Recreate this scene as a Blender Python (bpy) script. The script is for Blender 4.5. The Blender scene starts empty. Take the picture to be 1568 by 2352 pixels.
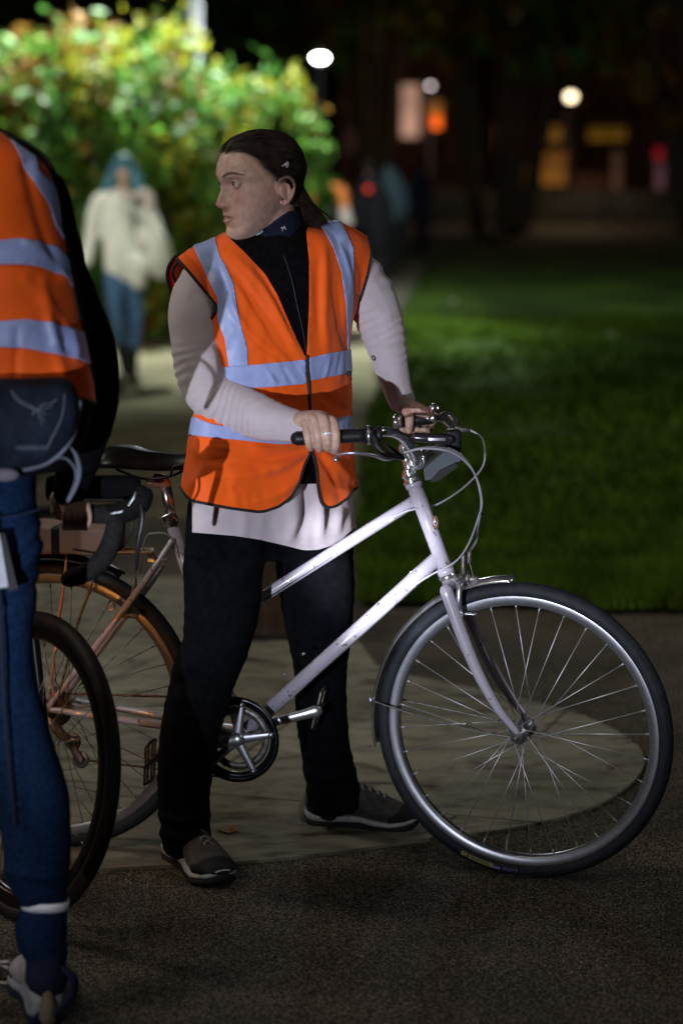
import bpy, math, random
import numpy as np
from mathutils import Vector, Matrix, Quaternion, noise as mnoise
random.seed(7); rng = np.random.default_rng(7)
S = bpy.context.scene
COL = S.collection

# ------------------------------------------------------------------ camera
FPX, CX, CY, CAMH, PITCH = 5553.0, 784.0, 1176.0, 1.70, math.radians(8.46)
cam_d = bpy.data.cameras.new('camera'); cam = bpy.data.objects.new('camera', cam_d); COL.objects.link(cam)
cam_d.sensor_fit = 'VERTICAL'; cam_d.sensor_height = 36.0; cam_d.lens = 85.0
cam_d.clip_start = 0.1; cam_d.clip_end = 600
cam.location = (0, 0, CAMH); cam.rotation_euler = (math.radians(90) - PITCH, 0, 0)
cam_d.dof.use_dof = True; cam_d.dof.focus_distance = 5.62; cam_d.dof.aperture_fstop = 2.0
S.camera = cam

# ------------------------------------------------------------------ world
W = bpy.data.worlds.new("World"); S.world = W; W.use_nodes = True
wn = W.node_tree
sky = wn.nodes.new('ShaderNodeTexSky'); sky.sky_type = 'NISHITA'; sky.sun_disc = False
sky.sun_elevation = math.radians(-4); sky.sun_rotation = math.radians(200)
bg = wn.nodes['Background']; wn.links.new(sky.outputs['Color'], bg.inputs['Color']); bg.inputs['Strength'].default_value = 0.03
S.view_settings.view_transform = 'Standard'; S.view_settings.look = 'None'
S.view_settings.exposure = 0.0; S.view_settings.gamma = 1.0
S.cycles.use_denoising = True
S.cycles.max_bounces = 6; S.cycles.transparent_max_bounces = 8
S.cycles.sample_clamp_indirect = 3.0

# ------------------------------------------------------------------ pixel -> point (pixels of a 1568 x 2352 picture)
CP, SP = math.cos(PITCH), math.sin(PITCH)
def ray(u, v):
    r = (u - CX) / FPX; s = -(v - CY) / FPX
    return Vector((r, CP + s * SP, -SP + s * CP))
def at(u, v, Y):
    d = ray(u, v); t = Y / d.y
    return Vector((d.x * t, Y, CAMH + d.z * t))
def gr(u, v, z=0.0):
    d = ray(u, v); t = (z - CAMH) / d.z
    return Vector((d.x * t, d.y * t, z))
def onplane(u, v, P, N):
    d = ray(u, v); O = Vector((0, 0, CAMH)); t = (P - O).dot(N) / d.dot(N)
    return O + d * t
def mpp(Y):            # metres per picture pixel at depth Y
    return Y * 1.01 / FPX
def proj(V):
    V = np.asarray(V); x = V[:, 0]; y = V[:, 1]; z = V[:, 2] - CAMH
    dep = y * CP - z * SP; up = y * SP + z * CP
    return np.stack([CX + FPX * x / dep, CY - FPX * up / dep], 1)

# ------------------------------------------------------------------ the lamps of this night, assumed and added lights among them
def lamp(name, kind, loc, energy, color, size=0.1, target=None, angle=60, blend=0.5):
    l = bpy.data.lights.new(name, kind); l.energy = energy; l.color = color
    if kind in ('POINT', 'SPOT'): l.shadow_soft_size = size
    if kind == 'SPOT': l.spot_size = math.radians(angle); l.spot_blend = blend
    o = bpy.data.objects.new(name, l); COL.objects.link(o); o.location = loc
    if target is not None:
        o.rotation_euler = (Vector(target) - Vector(loc)).to_track_quat('-Z', 'Y').to_euler()
    return o
# assumed, unseen bicycle headlamps of people standing to the left of the photographer
lamp('assumed_headlamp_beam', 'SPOT', (-1.20, 1.9, 0.76), 400, (0.82, 0.87, 1.0), 0.010, (0.16, 5.5, 0.92), 26, 0.95)
lamp('assumed_headlamp_core', 'SPOT', (-1.20, 1.9, 0.76), 2600, (0.86, 0.90, 1.0), 0.010, tuple(at(845, 1305, 5.6)), 6.3, 1.0)
lamp('assumed_headlamp_spill', 'SPOT', (-1.20, 1.9, 0.78), 84, (0.86, 0.89, 1.0), 0.02, (0.0, 5.5, 1.15), 60, 1.0)
# assumed park lamp, left above the frame, then two unseen fill lights added
lamp('assumed_park_and_fill_light', 'SPOT', (-3.8, 2.2, 4.8), 420, (1.0, 0.95, 0.85), 0.9, (0.1, 7.4, 0.0), 58, 1.0)
lamp('assumed_park_and_fill_light', 'SPOT', (-5.2, 8.2, 5.6), 520, (1.0, 0.94, 0.80), 0.9, (0.3, 7.2, 0.0), 62, 1.0)  # added fill, spreads the ambient over the slab
lamp('assumed_park_and_fill_light', 'SPOT', (4.2, 3.6, 5.2), 190, (1.0, 0.95, 0.84), 0.9, (0.0, 7.6, 0.0), 56, 1.0)  # added fill from the right side
# ------------------------------------------------------------------ materials
def mat(name, color, rough=0.7, metal=0.0, var=0.12, vscale=30.0, bump=0.0, bscale=200.0, color2=None,
        spec=0.5, sheen=0.0, emit=None, estr=0.0, stretch=(1, 1, 1), detail=4, coat=0.0, sss=0.0):
    m = bpy.data.materials.new(name); m.use_nodes = True; nt = m.node_tree; b = nt.nodes['Principled BSDF']
    L = nt.links.new
    tc = nt.nodes.new('ShaderNodeTexCoord'); mp = nt.nodes.new('ShaderNodeMapping'); mp.inputs['Scale'].default_value = stretch
    L(tc.outputs['Object'], mp.inputs['Vector'])
    nz = nt.nodes.new('ShaderNodeTexNoise'); nz.inputs['Scale'].default_value = vscale; nz.inputs['Detail'].default_value = detail
    L(mp.outputs[0], nz.inputs['Vector'])
    cr = nt.nodes.new('ShaderNodeValToRGB')
    c1 = tuple(max(0, c * (1 - var)) for c in color); c2 = tuple(min(1, c * (1 + var)) for c in color) if color2 is None else color2
    cr.color_ramp.elements[0].position = 0.35; cr.color_ramp.elements[1].position = 0.65
    cr.color_ramp.elements[0].color = (*c1, 1); cr.color_ramp.elements[1].color = (*c2, 1)
    L(nz.outputs['Fac'], cr.inputs['Fac']); L(cr.outputs['Color'], b.inputs['Base Color'])
    b.inputs['Roughness'].default_value = rough; b.inputs['Metallic'].default_value = metal
    b.inputs['Specular IOR Level'].default_value = spec
    if sheen: b.inputs['Sheen Weight'].default_value = sheen
    if coat: b.inputs['Coat Weight'].default_value = coat; b.inputs['Coat Roughness'].default_value = 0.08
    if sss:
        b.inputs['Subsurface Weight'].default_value = sss; b.inputs['Subsurface Radius'].default_value = (0.012, 0.004, 0.002)
        b.inputs['Subsurface Scale'].default_value = 0.6
    if emit: b.inputs['Emission Color'].default_value = (*emit, 1); b.inputs['Emission Strength'].default_value = estr
    if bump:
        n2 = nt.nodes.new('ShaderNodeTexNoise'); n2.inputs['Scale'].default_value = bscale; n2.inputs['Detail'].default_value = 3
        bp = nt.nodes.new('ShaderNodeBump'); bp.inputs['Strength'].default_value = bump; bp.inputs['Distance'].default_value = 0.002
        L(mp.outputs[0], n2.inputs['Vector']); L(n2.outputs['Fac'], bp.inputs['Height']); L(bp.outputs['Normal'], b.inputs['Normal'])
    return m
def ribbed(m, attr, scale, dist=0.002, strength=0.6, darken=0.75):
    """knit ribs that follow a 'rib' coordinate stored on the mesh"""
    nt = m.node_tree; b = nt.nodes['Principled BSDF']; L = nt.links.new
    a = nt.nodes.new('ShaderNodeAttribute'); a.attribute_name = attr
    mu = nt.nodes.new('ShaderNodeMath'); mu.operation = 'MULTIPLY'; mu.inputs[1].default_value = scale
    sn = nt.nodes.new('ShaderNodeMath'); sn.operation = 'SINE'
    L(a.outputs['Fac'], mu.inputs[0]); L(mu.outputs[0], sn.inputs[0])
    bp = nt.nodes.new('ShaderNodeBump'); bp.inputs['Strength'].default_value = strength; bp.inputs['Distance'].default_value = dist
    L(sn.outputs[0], bp.inputs['Height']); L(bp.outputs['Normal'], b.inputs['Normal'])
    mr = nt.nodes.new('ShaderNodeMapRange'); mr.inputs[1].default_value = -1; mr.inputs[2].default_value = 1
    mr.inputs[3].default_value = darken; mr.inputs[4].default_value = 1.08
    L(sn.outputs[0], mr.inputs[0])
    mx = nt.nodes.new('ShaderNodeMix'); mx.data_type = 'RGBA'; mx.blend_type = 'MULTIPLY'; mx.inputs[0].default_value = 1
    src = b.inputs['Base Color'].links[0].from_socket
    L(src, mx.inputs[6]); L(mr.outputs[0], mx.inputs[7]); L(mx.outputs[2], b.inputs['Base Color'])
    return m

# ------------------------------------------------------------------ objects
def tag(o, label=None, cat=None, group=None, kind=None):
    if label: o['label'] = label
    if cat: o['category'] = cat
    if group: o['group'] = group
    if kind: o['kind'] = kind
    return o
def empty(name, loc, label, cat, group=None, kind=None):
    o = bpy.data.objects.new(name, None); COL.objects.link(o); o.location = loc; o.empty_display_size = 0.1
    return tag(o, label, cat, group, kind)
def mk(name, V, F, m, parent=None, smooth=True, attr=None, label=None):
    """world-space verts -> mesh object, parented without moving"""
    me = bpy.data.meshes.new(name)
    V = np.asarray(V, dtype=float)
    org = V.mean(0)
    me.from_pydata((V - org).tolist(), [], F if isinstance(F, list) else F.tolist()); me.update()
    if smooth: me.polygons.foreach_set('use_smooth', [True] * len(me.polygons))
    if attr is not None:
        a = me.attributes.new('rib', 'FLOAT', 'POINT'); a.data.foreach_set('value', np.asarray(attr, dtype=np.float32))
    if isinstance(m, (list, tuple)):
        for q in m: me.materials.append(q)
    else: me.materials.append(m)
    o = bpy.data.objects.new(name, me); COL.objects.link(o)
    loc = Vector(org)
    if parent is not None:
        o.parent = parent
        o.location = loc - worldloc(parent)
    else: o.location = loc
    if label: o['label'] = label
    return o
def worldloc(o):
    p = Vector((0, 0, 0))
    while o is not None:
        p += o.location; o = o.parent
    return p
def join(parts):
    Vs, Fs, n = [], [], 0
    for V, F in parts:
        V = np.asarray(V, dtype=float); Vs.append(V)
        Fs += [[i + n for i in f] for f in (F if isinstance(F, list) else F.tolist())]; n += len(V)
    return np.concatenate(Vs), Fs

def crom(P, n):
    """Catmull-Rom through rows of P, n samples per span"""
    P = np.asarray(P, dtype=float)
    if len(P) < 3: 
        t = np.linspace(0, 1, n + 1)[:, None]; return P[0] * (1 - t) + P[-1] * t
    Q = np.vstack([2 * P[0] - P[1], P, 2 * P[-1] - P[-2]]); out = []
    for i in range(1, len(Q) - 2):
        for k in range(n):
            t = k / n; a, b, c, d = Q[i - 1], Q[i], Q[i + 1], Q[i + 2]
            out.append(0.5 * ((2 * b) + (c - a) * t + (2 * a - 5 * b + 4 * c - d) * t * t + (3 * b - a - 3 * c + d) * t ** 3))
    out.append(P[-1]); return np.array(out)
def tube(pts, rad, n=12, sub=6, caps='round', flat=1.0, up=None, smoothpath=True, ret='mesh'):
    """swept tube; rad number or list; flat scales the section along 'up'"""
    pts = np.array([list(p) for p in pts], dtype=float)
    rad = np.full(len(pts), rad) if np.isscalar(rad) else np.asarray(rad, dtype=float)
    PR = np.hstack([pts, rad[:, None]])
    if smoothpath and len(pts) > 2: PR = crom(PR, sub)
    P, R = PR[:, :3], np.abs(PR[:, 3]) + 1e-6
    if caps == 'round':
        t0 = P[0] - P[1]; t0 /= np.linalg.norm(t0) + 1e-12; t1 = P[-1] - P[-2]; t1 /= np.linalg.norm(t1) + 1e-12
        a = [0.05, 0.35, 0.7]
        pre = [(P[0] + t0 * R[0] * math.sqrt(1 - x * x) * 0.9, R[0] * x) for x in a]
        post = [(P[-1] + t1 * R[-1] * math.sqrt(1 - x * x) * 0.9, R[-1] * x) for x in a][::-1]
        P = np.vstack([[p for p, _ in pre], P, [p for p, _ in post]]); R = np.concatenate([[r for _, r in pre], R, [r for _, r in post]])
    T = np.gradient(P, axis=0); T /= np.linalg.norm(T, axis=1)[:, None] + 1e-12
    ref = np.array(up, dtype=float) if up is not None else (np.array([0, 0, 1.0]) if abs(T[0][2]) < 0.9 else np.array([1.0, 0, 0]))
    V = []; 
    nrm = ref - T[0] * ref.dot(T[0]); nrm /= np.linalg.norm(nrm)
    ang = np.linspace(0, 2 * math.pi, n, endpoint=False); ca, sa = np.cos(ang), np.sin(ang)
    for i in range(len(P)):
        base = ref if up is not None else nrm
        nrm = base - T[i] * base.dot(T[i]); nrm /= np.linalg.norm(nrm) + 1e-12
        bn = np.cross(T[i], nrm)
        V.append(P[i] + R[i] * (ca[:, None] * bn + flat * sa[:, None] * nrm))
    m = len(P); V = np.concatenate(V)
    F = [[i * n + j, i * n + (j + 1) % n, (i + 1) * n + (j + 1) % n, (i + 1) * n + j] for i in range(m - 1) for j in range(n)]
    F.append(list(range(n))[::-1]); F.append([(m - 1) * n + j for j in range(n)])
    if ret == 'path': return V, F, P, R, n
    return V, F
def ring_loft(rings, close=True):
    """rings: list of (n,3) arrays"""
    n = len(rings[0]); m = len(rings); V = np.concatenate(rings)
    F = [[i * n + j, i * n + (j + 1) % n, (i + 1) * n + (j + 1) % n, (i + 1) * n + j] for i in range(m - 1) for j in range(n)]
    if close: F.append(list(range(n))[::-1]); F.append([(m - 1) * n + j for j in range(n)])
    return V, F
def rows_loft(rows, n=64, sub=6, ex=2.3):
    """rows of (v, uL, uR, Ycentre, halfdepth) in picture pixels -> horizontal rings of a trunk"""
    R = crom(rows, sub); rings = []
    ang = np.linspace(0, 2 * math.pi, n, endpoint=False)
    c, s = np.cos(ang), np.sin(ang); c = np.sign(c) * np.abs(c) ** (2 / ex); s = np.sign(s) * np.abs(s) ** (2 / ex)
    for v, uL, uR, Y, hd in R:
        p = at((uL + uR) / 2, v, Y); hw = (uR - uL) / 2 * mpp(Y)
        rings.append(np.stack([p.x + hw * c, p.y + hd * s, np.full(n, p.z)], 1))
    if rings[0][0][2] > rings[-1][0][2]: rings = rings[::-1]
    return ring_loft(rings)
def limb(rows, n=20, sub=6, flat=1.0, caps='round'):
    """rows of (u, v, Y, radius in px)"""
    return tube([at(u, v, Y) for u, v, Y, r in rows], [r * mpp(Y) for u, v, Y, r in rows], n=n, sub=sub, flat=flat, caps=caps)
def ellipsoid(c, r, M=None, n=24):
    V = []; F = []
    for i in range(n // 2 + 1):
        th = math.pi * i / (n // 2)
        for j in range(n):
            ph = 2 * math.pi * j / n
            V.append((r[0] * math.sin(th) * math.cos(ph), r[1] * math.sin(th) * math.sin(ph), r[2] * math.cos(th)))
    for i in range(n // 2):
        for j in range(n):
            F.append([i * n + j, (i + 1) * n + j, (i + 1) * n + (j + 1) % n, i * n + (j + 1) % n])
    V = np.array(V)
    if M is not None: V = V @ np.array(M.to_3x3()).T
    return V + np.array(c), F
def box(c, s, M=None, bev=0.0):
    """bevelled box centred at c with full sizes s"""
    hx, hy, hz = s[0] / 2, s[1] / 2, s[2] / 2; b = min(bev, hx * .9, hy * .9, hz * .9)
    import itertools
    if b <= 0:
        V = np.array([(x, y, z) for x in (-hx, hx) for y in (-hy, hy) for z in (-hz, hz)])
        F = [[0, 1, 3, 2], [4, 6, 7, 5], [0, 4, 5, 1], [2, 3, 7, 6], [0, 2, 6, 4], [1, 5, 7, 3]]
    else:
        import bmesh
        bm = bmesh.new(); bmesh.ops.create_cube(bm, size=1)
        for v in bm.verts: v.co = Vector((v.co.x * s[0], v.co.y * s[1], v.co.z * s[2]))
        bmesh.ops.bevel(bm, geom=bm.edges[:], offset=b, segments=2, affect='EDGES', profile=0.6)
        bm.verts.index_update(); V = np.array([v.co[:] for v in bm.verts]); F = [[v.index for v in f.verts] for f in bm.faces]; bm.free()
    if M is not None: V = V @ np.array(M.to_3x3()).T
    return V + np.array(c), F
def extrude_poly(pts, off, closed=True):
    """pts: list of Vector (planar outline), off: Vector thickness"""
    n = len(pts); P = np.array([list(p) for p in pts]); o = np.array(list(off))
    V = np.vstack([P - o / 2, P + o / 2]); F = [list(range(n))[::-1], [n + i for i in range(n)]]
    F += [[i, (i + 1) % n, n + (i + 1) % n, n + i] for i in range(n)]
    return V, F
def lathe(profile, c, axis, n=64, closed=False):
    """profile of (r, a): radius and position along axis"""
    ax = Vector(axis).normalized(); e1 = ax.orthogonal().normalized(); e2 = ax.cross(e1)
    m = len(profile); V = []
    for k in range(n):
        t = 2 * math.pi * k / n; d = e1 * math.cos(t) + e2 * math.sin(t)
        for r, a in profile: V.append(tuple(Vector(c) + d * r + ax * a))
    F = []
    mm = m if closed else m - 1
    for k in range(n):
        for i in range(mm):
            F.append([k * m + i, k * m + (i + 1) % m, ((k + 1) % n) * m + (i + 1) % m, ((k + 1) % n) * m + i])
    return np.array(V), F

# ------------------------------------------------------------------ remesh union, smoothing, clipping
def union(parts, voxel, smooth=0):
    V, F = join(parts)
    me = bpy.data.meshes.new('t'); me.from_pydata(V.tolist(), [], F); me.update()
    o = bpy.data.objects.new('t', me); COL.objects.link(o)
    md = o.modifiers.new('r', 'REMESH'); md.mode = 'VOXEL'; md.voxel_size = voxel; md.adaptivity = 0
    dg = bpy.context.evaluated_depsgraph_get(); ev = o.evaluated_get(dg); m2 = ev.to_mesh()
    n = len(m2.vertices); A = np.empty(n * 3); m2.vertices.foreach_get('co', A); A = A.reshape(-1, 3)
    nl = len(m2.loops); li = np.empty(nl, dtype=np.int64); m2.loops.foreach_get('vertex_index', li)
    np_ = len(m2.polygons); ls = np.empty(np_, dtype=np.int64); m2.polygons.foreach_get('loop_start', ls)
    lt = np.empty(np_, dtype=np.int64); m2.polygons.foreach_get('loop_total', lt)
    q = ls[lt == 4]; Q = np.stack([li[q], li[q + 1], li[q + 2], li[q + 3]], 1)
    ev.to_mesh_clear(); bpy.data.objects.remove(o); bpy.data.meshes.remove(me)
    for _ in range(smooth): A = lap(A, Q)
    return A, Q
def lap(A, Q, w=0.5, mask=None):
    s = np.zeros_like(A); c = np.zeros(len(A))
    for i in range(4):
        a, b = Q[:, i], Q[:, (i + 1) % 4]
        for k in range(3): s[:, k] += np.bincount(a, A[b, k], len(A)) + np.bincount(b, A[a, k], len(A))
        c += np.bincount(a, minlength=len(A)) + np.bincount(b, minlength=len(A))
    c[c == 0] = 1; B = A + w * (s / c[:, None] - A)
    if mask is not None: B = np.where(mask[:, None], B, A)
    return B
def vnorm(A, Q):
    Q = np.asarray(Q)
    fn = np.cross(A[Q[:, 2]] - A[Q[:, 0]], A[Q[:, 3]] - A[Q[:, 1]])
    N = np.zeros_like(A)
    for i in range(4):
        for k in range(3): N[:, k] += np.bincount(Q[:, i], fn[:, k], len(A))
    return N / (np.linalg.norm(N, axis=1)[:, None] + 1e-12)
def psdf(P, poly, sub=0):
    """signed distance in pixels, positive inside polygon"""
    poly = np.asarray(poly, dtype=float)
    if sub: poly = crom(np.vstack([poly, poly[:1]]), sub)[:-1]
    d = np.full(len(P), 1e18); ins = np.zeros(len(P), dtype=bool); n = len(poly)
    for i in range(n):
        a, b = poly[i], poly[(i + 1) % n]; e = b - a; w = P - a
        t = np.clip((w @ e) / (e @ e + 1e-12), 0, 1); q = w - t[:, None] * e
        d = np.minimum(d, (q ** 2).sum(1))
        c = ((a[1] <= P[:, 1]) & (b[1] > P[:, 1])) | ((b[1] <= P[:, 1]) & (a[1] > P[:, 1]))
        with np.errstate(divide='ignore', invalid='ignore'):
            xx = a[0] + (P[:, 1] - a[1]) * e[0] / (e[1] if e[1] != 0 else 1e-12)
        ins ^= c & (P[:, 0] < xx)
    return np.where(ins, 1, -1) * np.sqrt(d)
def ldist(P, line, sub=4):
    line = crom(np.asarray(line, dtype=float), sub) if len(line) > 2 else np.asarray(line, dtype=float)
    d = np.full(len(P), 1e18); tt = np.zeros(len(P)); n = len(line) - 1
    for i in range(n):
        a, b = line[i], line[i + 1]; e = b - a; w = P - a
        t = np.clip((w @ e) / (e @ e + 1e-12), 0, 1); q = ((w - t[:, None] * e) ** 2).sum(1)
        m = q < d; d = np.where(m, q, d); tt = np.where(m, (i + t) / n, tt)
    return np.sqrt(d), tt
def clip(V, F, f, extra=()):
    """keep f > 0; splits faces along f == 0. returns V, F list"""
    f = np.where(np.abs(f) < 1e-9, 1e-9, f)
    Fa = np.asarray(F) if not isinstance(F, list) else None
    out = []; newV = []; cache = {}; n0 = len(V)
    if Fa is not None:
        pos = (f[Fa] > 0); full = pos.all(1); part = pos.any(1) & ~full
        out = Fa[full].tolist(); todo = Fa[part].tolist()
    else:
        todo = []
        for fc in F:
            p = [f[i] > 0 for i in fc]
            if all(p): out.append(fc)
            elif any(p): todo.append(fc)
    for fc in todo:
        g = []
        for i in range(len(fc)):
            a, b = fc[i], fc[(i + 1) % len(fc)]
            if f[a] > 0: g.append(a)
            if (f[a] > 0) != (f[b] > 0):
                key = (min(a, b), max(a, b))
                if key not in cache:
                    t = f[a] / (f[a] - f[b]); cache[key] = n0 + len(newV); newV.append(V[a] + t * (V[b] - V[a]))
                g.append(cache[key])
        if len(g) >= 3: out.append(g)
    VV = np.vstack([V, np.array(newV)]) if newV else V
    used = np.zeros(len(VV), dtype=bool)
    for fc in out: used[fc] = True
    idx = np.cumsum(used) - 1
    return VV[used], [[int(idx[i]) for i in fc] for fc in out], used
def solid(o, t, off=-1):
    md = o.modifiers.new('thick', 'SOLIDIFY'); md.thickness = t; md.offset = off; return o
def fbm(P, scale, seed=0.0, oct=3):
    return np.array([mnoise.fractal(Vector(p) * scale + Vector((seed, seed * 1.7, -seed)), 1.0, 2.0, oct) for p in P])
def bounds_edges(F):
    c = {}
    for fc in F:
        for i in range(len(fc)):
            a, b = fc[i], fc[(i + 1) % len(fc)]; k = (min(a, b), max(a, b)); c[k] = c.get(k, 0) + 1
    return [k for k, v in c.items() if v == 1]
def boundary_tubes(V, F, r, minlen=6, n=8, keep=None):
    E = bounds_edges(F)
    if keep is not None:
        k = keep(V); E = [e for e in E if k[e[0]] and k[e[1]]]
    adj = {}
    for a, b in E: adj.setdefault(a, []).append(b); adj.setdefault(b, []).append(a)
    seen = set(); parts = []
    for s in sorted(adj, key=lambda q: len(adj[q])):
        if s in seen: continue
        path = [s]; seen.add(s); cur = s
        while True:
            nx = [q for q in adj[cur] if q not in seen]
            if not nx: break
            cur = nx[0]; seen.add(cur); path.append(cur)
        if len(path) < minlen: continue
        P = V[path]
        P = np.vstack([P, P[:1]]) if (path[0] in adj[path[-1]] and len(path) > 8) else P
        for _ in range(6): P[1:-1] = (P[:-2] + 2 * P[1:-1] + P[2:]) / 4
        P = np.vstack([P[:-1:3], P[-1:]]) if len(P) > 9 else P
        parts.append(tube(P, r, n=n, smoothpath=False))
    return parts
# ================================================================== THE SETTING
def nodes_mat(name):
    m = bpy.data.materials.new(name); m.use_nodes = True; nt = m.node_tree
    return m, nt, nt.nodes['Principled BSDF'], nt.links.new, nt.nodes.new
def pebble_asphalt():
    m, nt, b, L, N = nodes_mat('asphalt_chips')
    tc = N('ShaderNodeTexCoord')
    vo = N('ShaderNodeTexVoronoi'); vo.inputs['Scale'].default_value = 330
    L(tc.outputs['Object'], vo.inputs['Vector'])
    nz = N('ShaderNodeTexNoise'); nz.inputs['Scale'].default_value = 2.2; nz.inputs['Detail'].default_value = 5; L(tc.outputs['Object'], nz.inputs['Vector'])
    cr = N('ShaderNodeValToRGB'); e = cr.color_ramp.elements
    e[0].position = 0.15; e[0].color = (0.014, 0.012, 0.010, 1); e[1].position = 0.95; e[1].color = (0.24, 0.20, 0.155, 1)
    k = cr.color_ramp.elements.new(0.62); k.color = (0.032, 0.027, 0.021, 1)
    sep = N('ShaderNodeSeparateColor'); L(vo.outputs['Color'], sep.inputs[0]); L(sep.outputs[0], cr.inputs['Fac'])
    mr = N('ShaderNodeMapRange'); mr.inputs[1].default_value = 0.3; mr.inputs[2].default_value = 0.7; mr.inputs[3].default_value = 0.6; mr.inputs[4].default_value = 1.25
    L(nz.outputs['Fac'], mr.inputs[0])
    mx = N('ShaderNodeMix'); mx.data_type = 'RGBA'; mx.blend_type = 'MULTIPLY'; mx.inputs[0].default_value = 1
    L(cr.outputs[0], mx.inputs[6]); L(mr.outputs[0], mx.inputs[7]); L(mx.outputs[2], b.inputs['Base Color'])
    bp = N('ShaderNodeBump'); bp.inputs['Strength'].default_value = 0.6; bp.inputs['Distance'].default_value = 0.0025; bp.invert = True
    L(vo.outputs['Distance'], bp.inputs['Height']); L(bp.outputs[0], b.inputs['Normal'])
    b.inputs['Roughness'].default_value = 0.85; b.inputs['Specular IOR Level'].default_value = 0.12
    return m
def worn_slab():
    m, nt, b, L, N = nodes_mat('worn_slab')
    tc = N('ShaderNodeTexCoord'); mp = N('ShaderNodeMapping'); mp.inputs['Rotation'].default_value = (0, 0, 0.25); mp.inputs['Scale'].default_value = (1.6, 3.4, 1)
    L(tc.outputs['Object'], mp.inputs[0])
    nz = N('ShaderNodeTexNoise'); nz.inputs['Scale'].default_value = 3.6; nz.inputs['Detail'].default_value = 9; nz.inputs['Roughness'].default_value = 0.62
    nz.inputs['Distortion'].default_value = 0.8; L(mp.outputs[0], nz.inputs['Vector'])
    cr = N('ShaderNodeValToRGB'); e = cr.color_ramp.elements
    e[0].position = 0.33; e[0].color = (0.045, 0.040, 0.028, 1); e[1].position = 0.56; e[1].color = (0.25, 0.235, 0.185, 1)
    k = cr.color_ramp.elements.new(0.43); k.color = (0.155, 0.146, 0.115, 1)
    L(nz.outputs['Fac'], cr.inputs['Fac'])
    n2 = N('ShaderNodeTexNoise'); n2.inputs['Scale'].default_value = 1.1; n2.inputs['Detail'].default_value = 3; L(tc.outputs['Object'], n2.inputs['Vector'])
    mr = N('ShaderNodeMapRange'); mr.inputs[1].default_value = .35; mr.inputs[2].default_value = .65; mr.inputs[3].default_value = .68; mr.inputs[4].default_value = 1.1
    L(n2.outputs['Fac'], mr.inputs[0])
    # thin dark joints between the big flags
    br = N('ShaderNodeTexBrick'); br.inputs['Scale'].default_value = 1.0; br.inputs['Mortar Size'].default_value = 0.006; br.inputs['Color1'].default_value = (1, 1, 1, 1)
    br.inputs['Color2'].default_value = (.93, .92, .9, 1); br.inputs['Mortar'].default_value = (.35, .33, .3, 1); br.inputs['Brick Width'].default_value = 1.5; br.inputs['Row Height'].default_value = 0.95
    m3 = N('ShaderNodeMapping'); m3.inputs['Rotation'].default_value = (0, 0, 0.32); L(tc.outputs['Object'], m3.inputs[0]); L(m3.outputs[0], br.inputs['Vector'])
    mx = N('ShaderNodeMix'); mx.data_type = 'RGBA'; mx.blend_type = 'MULTIPLY'; mx.inputs[0].default_value = 1
    L(cr.outputs[0], mx.inputs[6]); L(mr.outputs[0], mx.inputs[7])
    m2 = N('ShaderNodeMix'); m2.data_type = 'RGBA'; m2.blend_type = 'MULTIPLY'; m2.inputs[0].default_value = 1
    L(mx.outputs[2], m2.inputs[6]); L(br.outputs['Color'], m2.inputs[7]); L(m2.outputs[2], b.inputs['Base Color'])
    n4 = N('ShaderNodeTexNoise'); n4.inputs['Scale'].default_value = 160; L(tc.outputs['Object'], n4.inputs['Vector'])
    bp = N('ShaderNodeBump'); bp.inputs['Strength'].default_value = 0.4; bp.inputs['Distance'].default_value = 0.002
    L(n4.outputs['Fac'], bp.inputs['Height']); L(bp.outputs[0], b.inputs['Normal']); b.inputs['Roughness'].default_value = 0.8; b.inputs['Specular IOR Level'].default_value = 0.12
    return m
M = {}
M['asphalt'] = pebble_asphalt(); M['slab'] = worn_slab()
M['path'] = mat('path_gravel', (0.125, 0.113, 0.078), 0.95, spec=0.02, var=0.35, vscale=2.0, bump=0.5, bscale=90)
M['soil'] = mat('grass_soil', (0.016, 0.044, 0.004), 0.95, spec=0.1, var=0.6, vscale=0.9, bump=1.0, bscale=40, color2=(0.045, 0.085, 0.008))
M['grass'] = mat('grass_blade', (0.036, 0.070, 0.005), 0.9, spec=0.08, vscale=3.0, color2=(0.085, 0.150, 0.012))
M['brown_wood'] = mat('dark_brown_timber', (0.060, 0.032, 0.018), 0.7, var=0.4, vscale=8, stretch=(6, 6, 1), bump=0.4, bscale=60)

def sheet(name, pts, z, m, res=None, kind='structure', uneven=0):
    P = [Vector((p[0], p[1], z)) for p in pts]
    V = np.array([list(p) for p in P]); return tag(mk(name, V, [list(range(len(P)))], m, smooth=False), kind=kind)
# ground: one sheet to the horizon
sheet('ground', [(-250, -30), (250, -30), (250, 480), (-250, 480)], 0, M['asphalt'])
# round worn stone slab let into the asphalt
edge = [(-900, 2010), (-300, 2012), (170, 2003), (400, 1993), (560, 1985), (780, 1962), (1000, 1930), (1150, 1912), (1300, 1880), (1400, 1840), (1462, 1790), (1478, 1745), (1440, 1700), (1330, 1645), (1180, 1605),
        (1000, 1568), (880, 1540), (840, 1500), (800, 1440), (760, 1380), (600, 1330), (400, 1330), (100, 1330), (-500, 1345)]
E = crom([list(gr(u, v).xy) for u, v in edge] + [list(gr(-900, 1700).xy)], 6)
def slab_build():
    n = len(E); top = np.hstack([E, np.full((n, 1), 0.008)]); bot = np.hstack([E, np.full((n, 1), -0.02)])
    V = np.vstack([top, bot]); F = [list(range(n))] + [[i, n + i, n + (i + 1) % n, (i + 1) % n] for i in range(n)]
    return tag(mk('paved_area', V, F, M['slab'], smooth=False), kind='structure')
slab_build()
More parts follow.
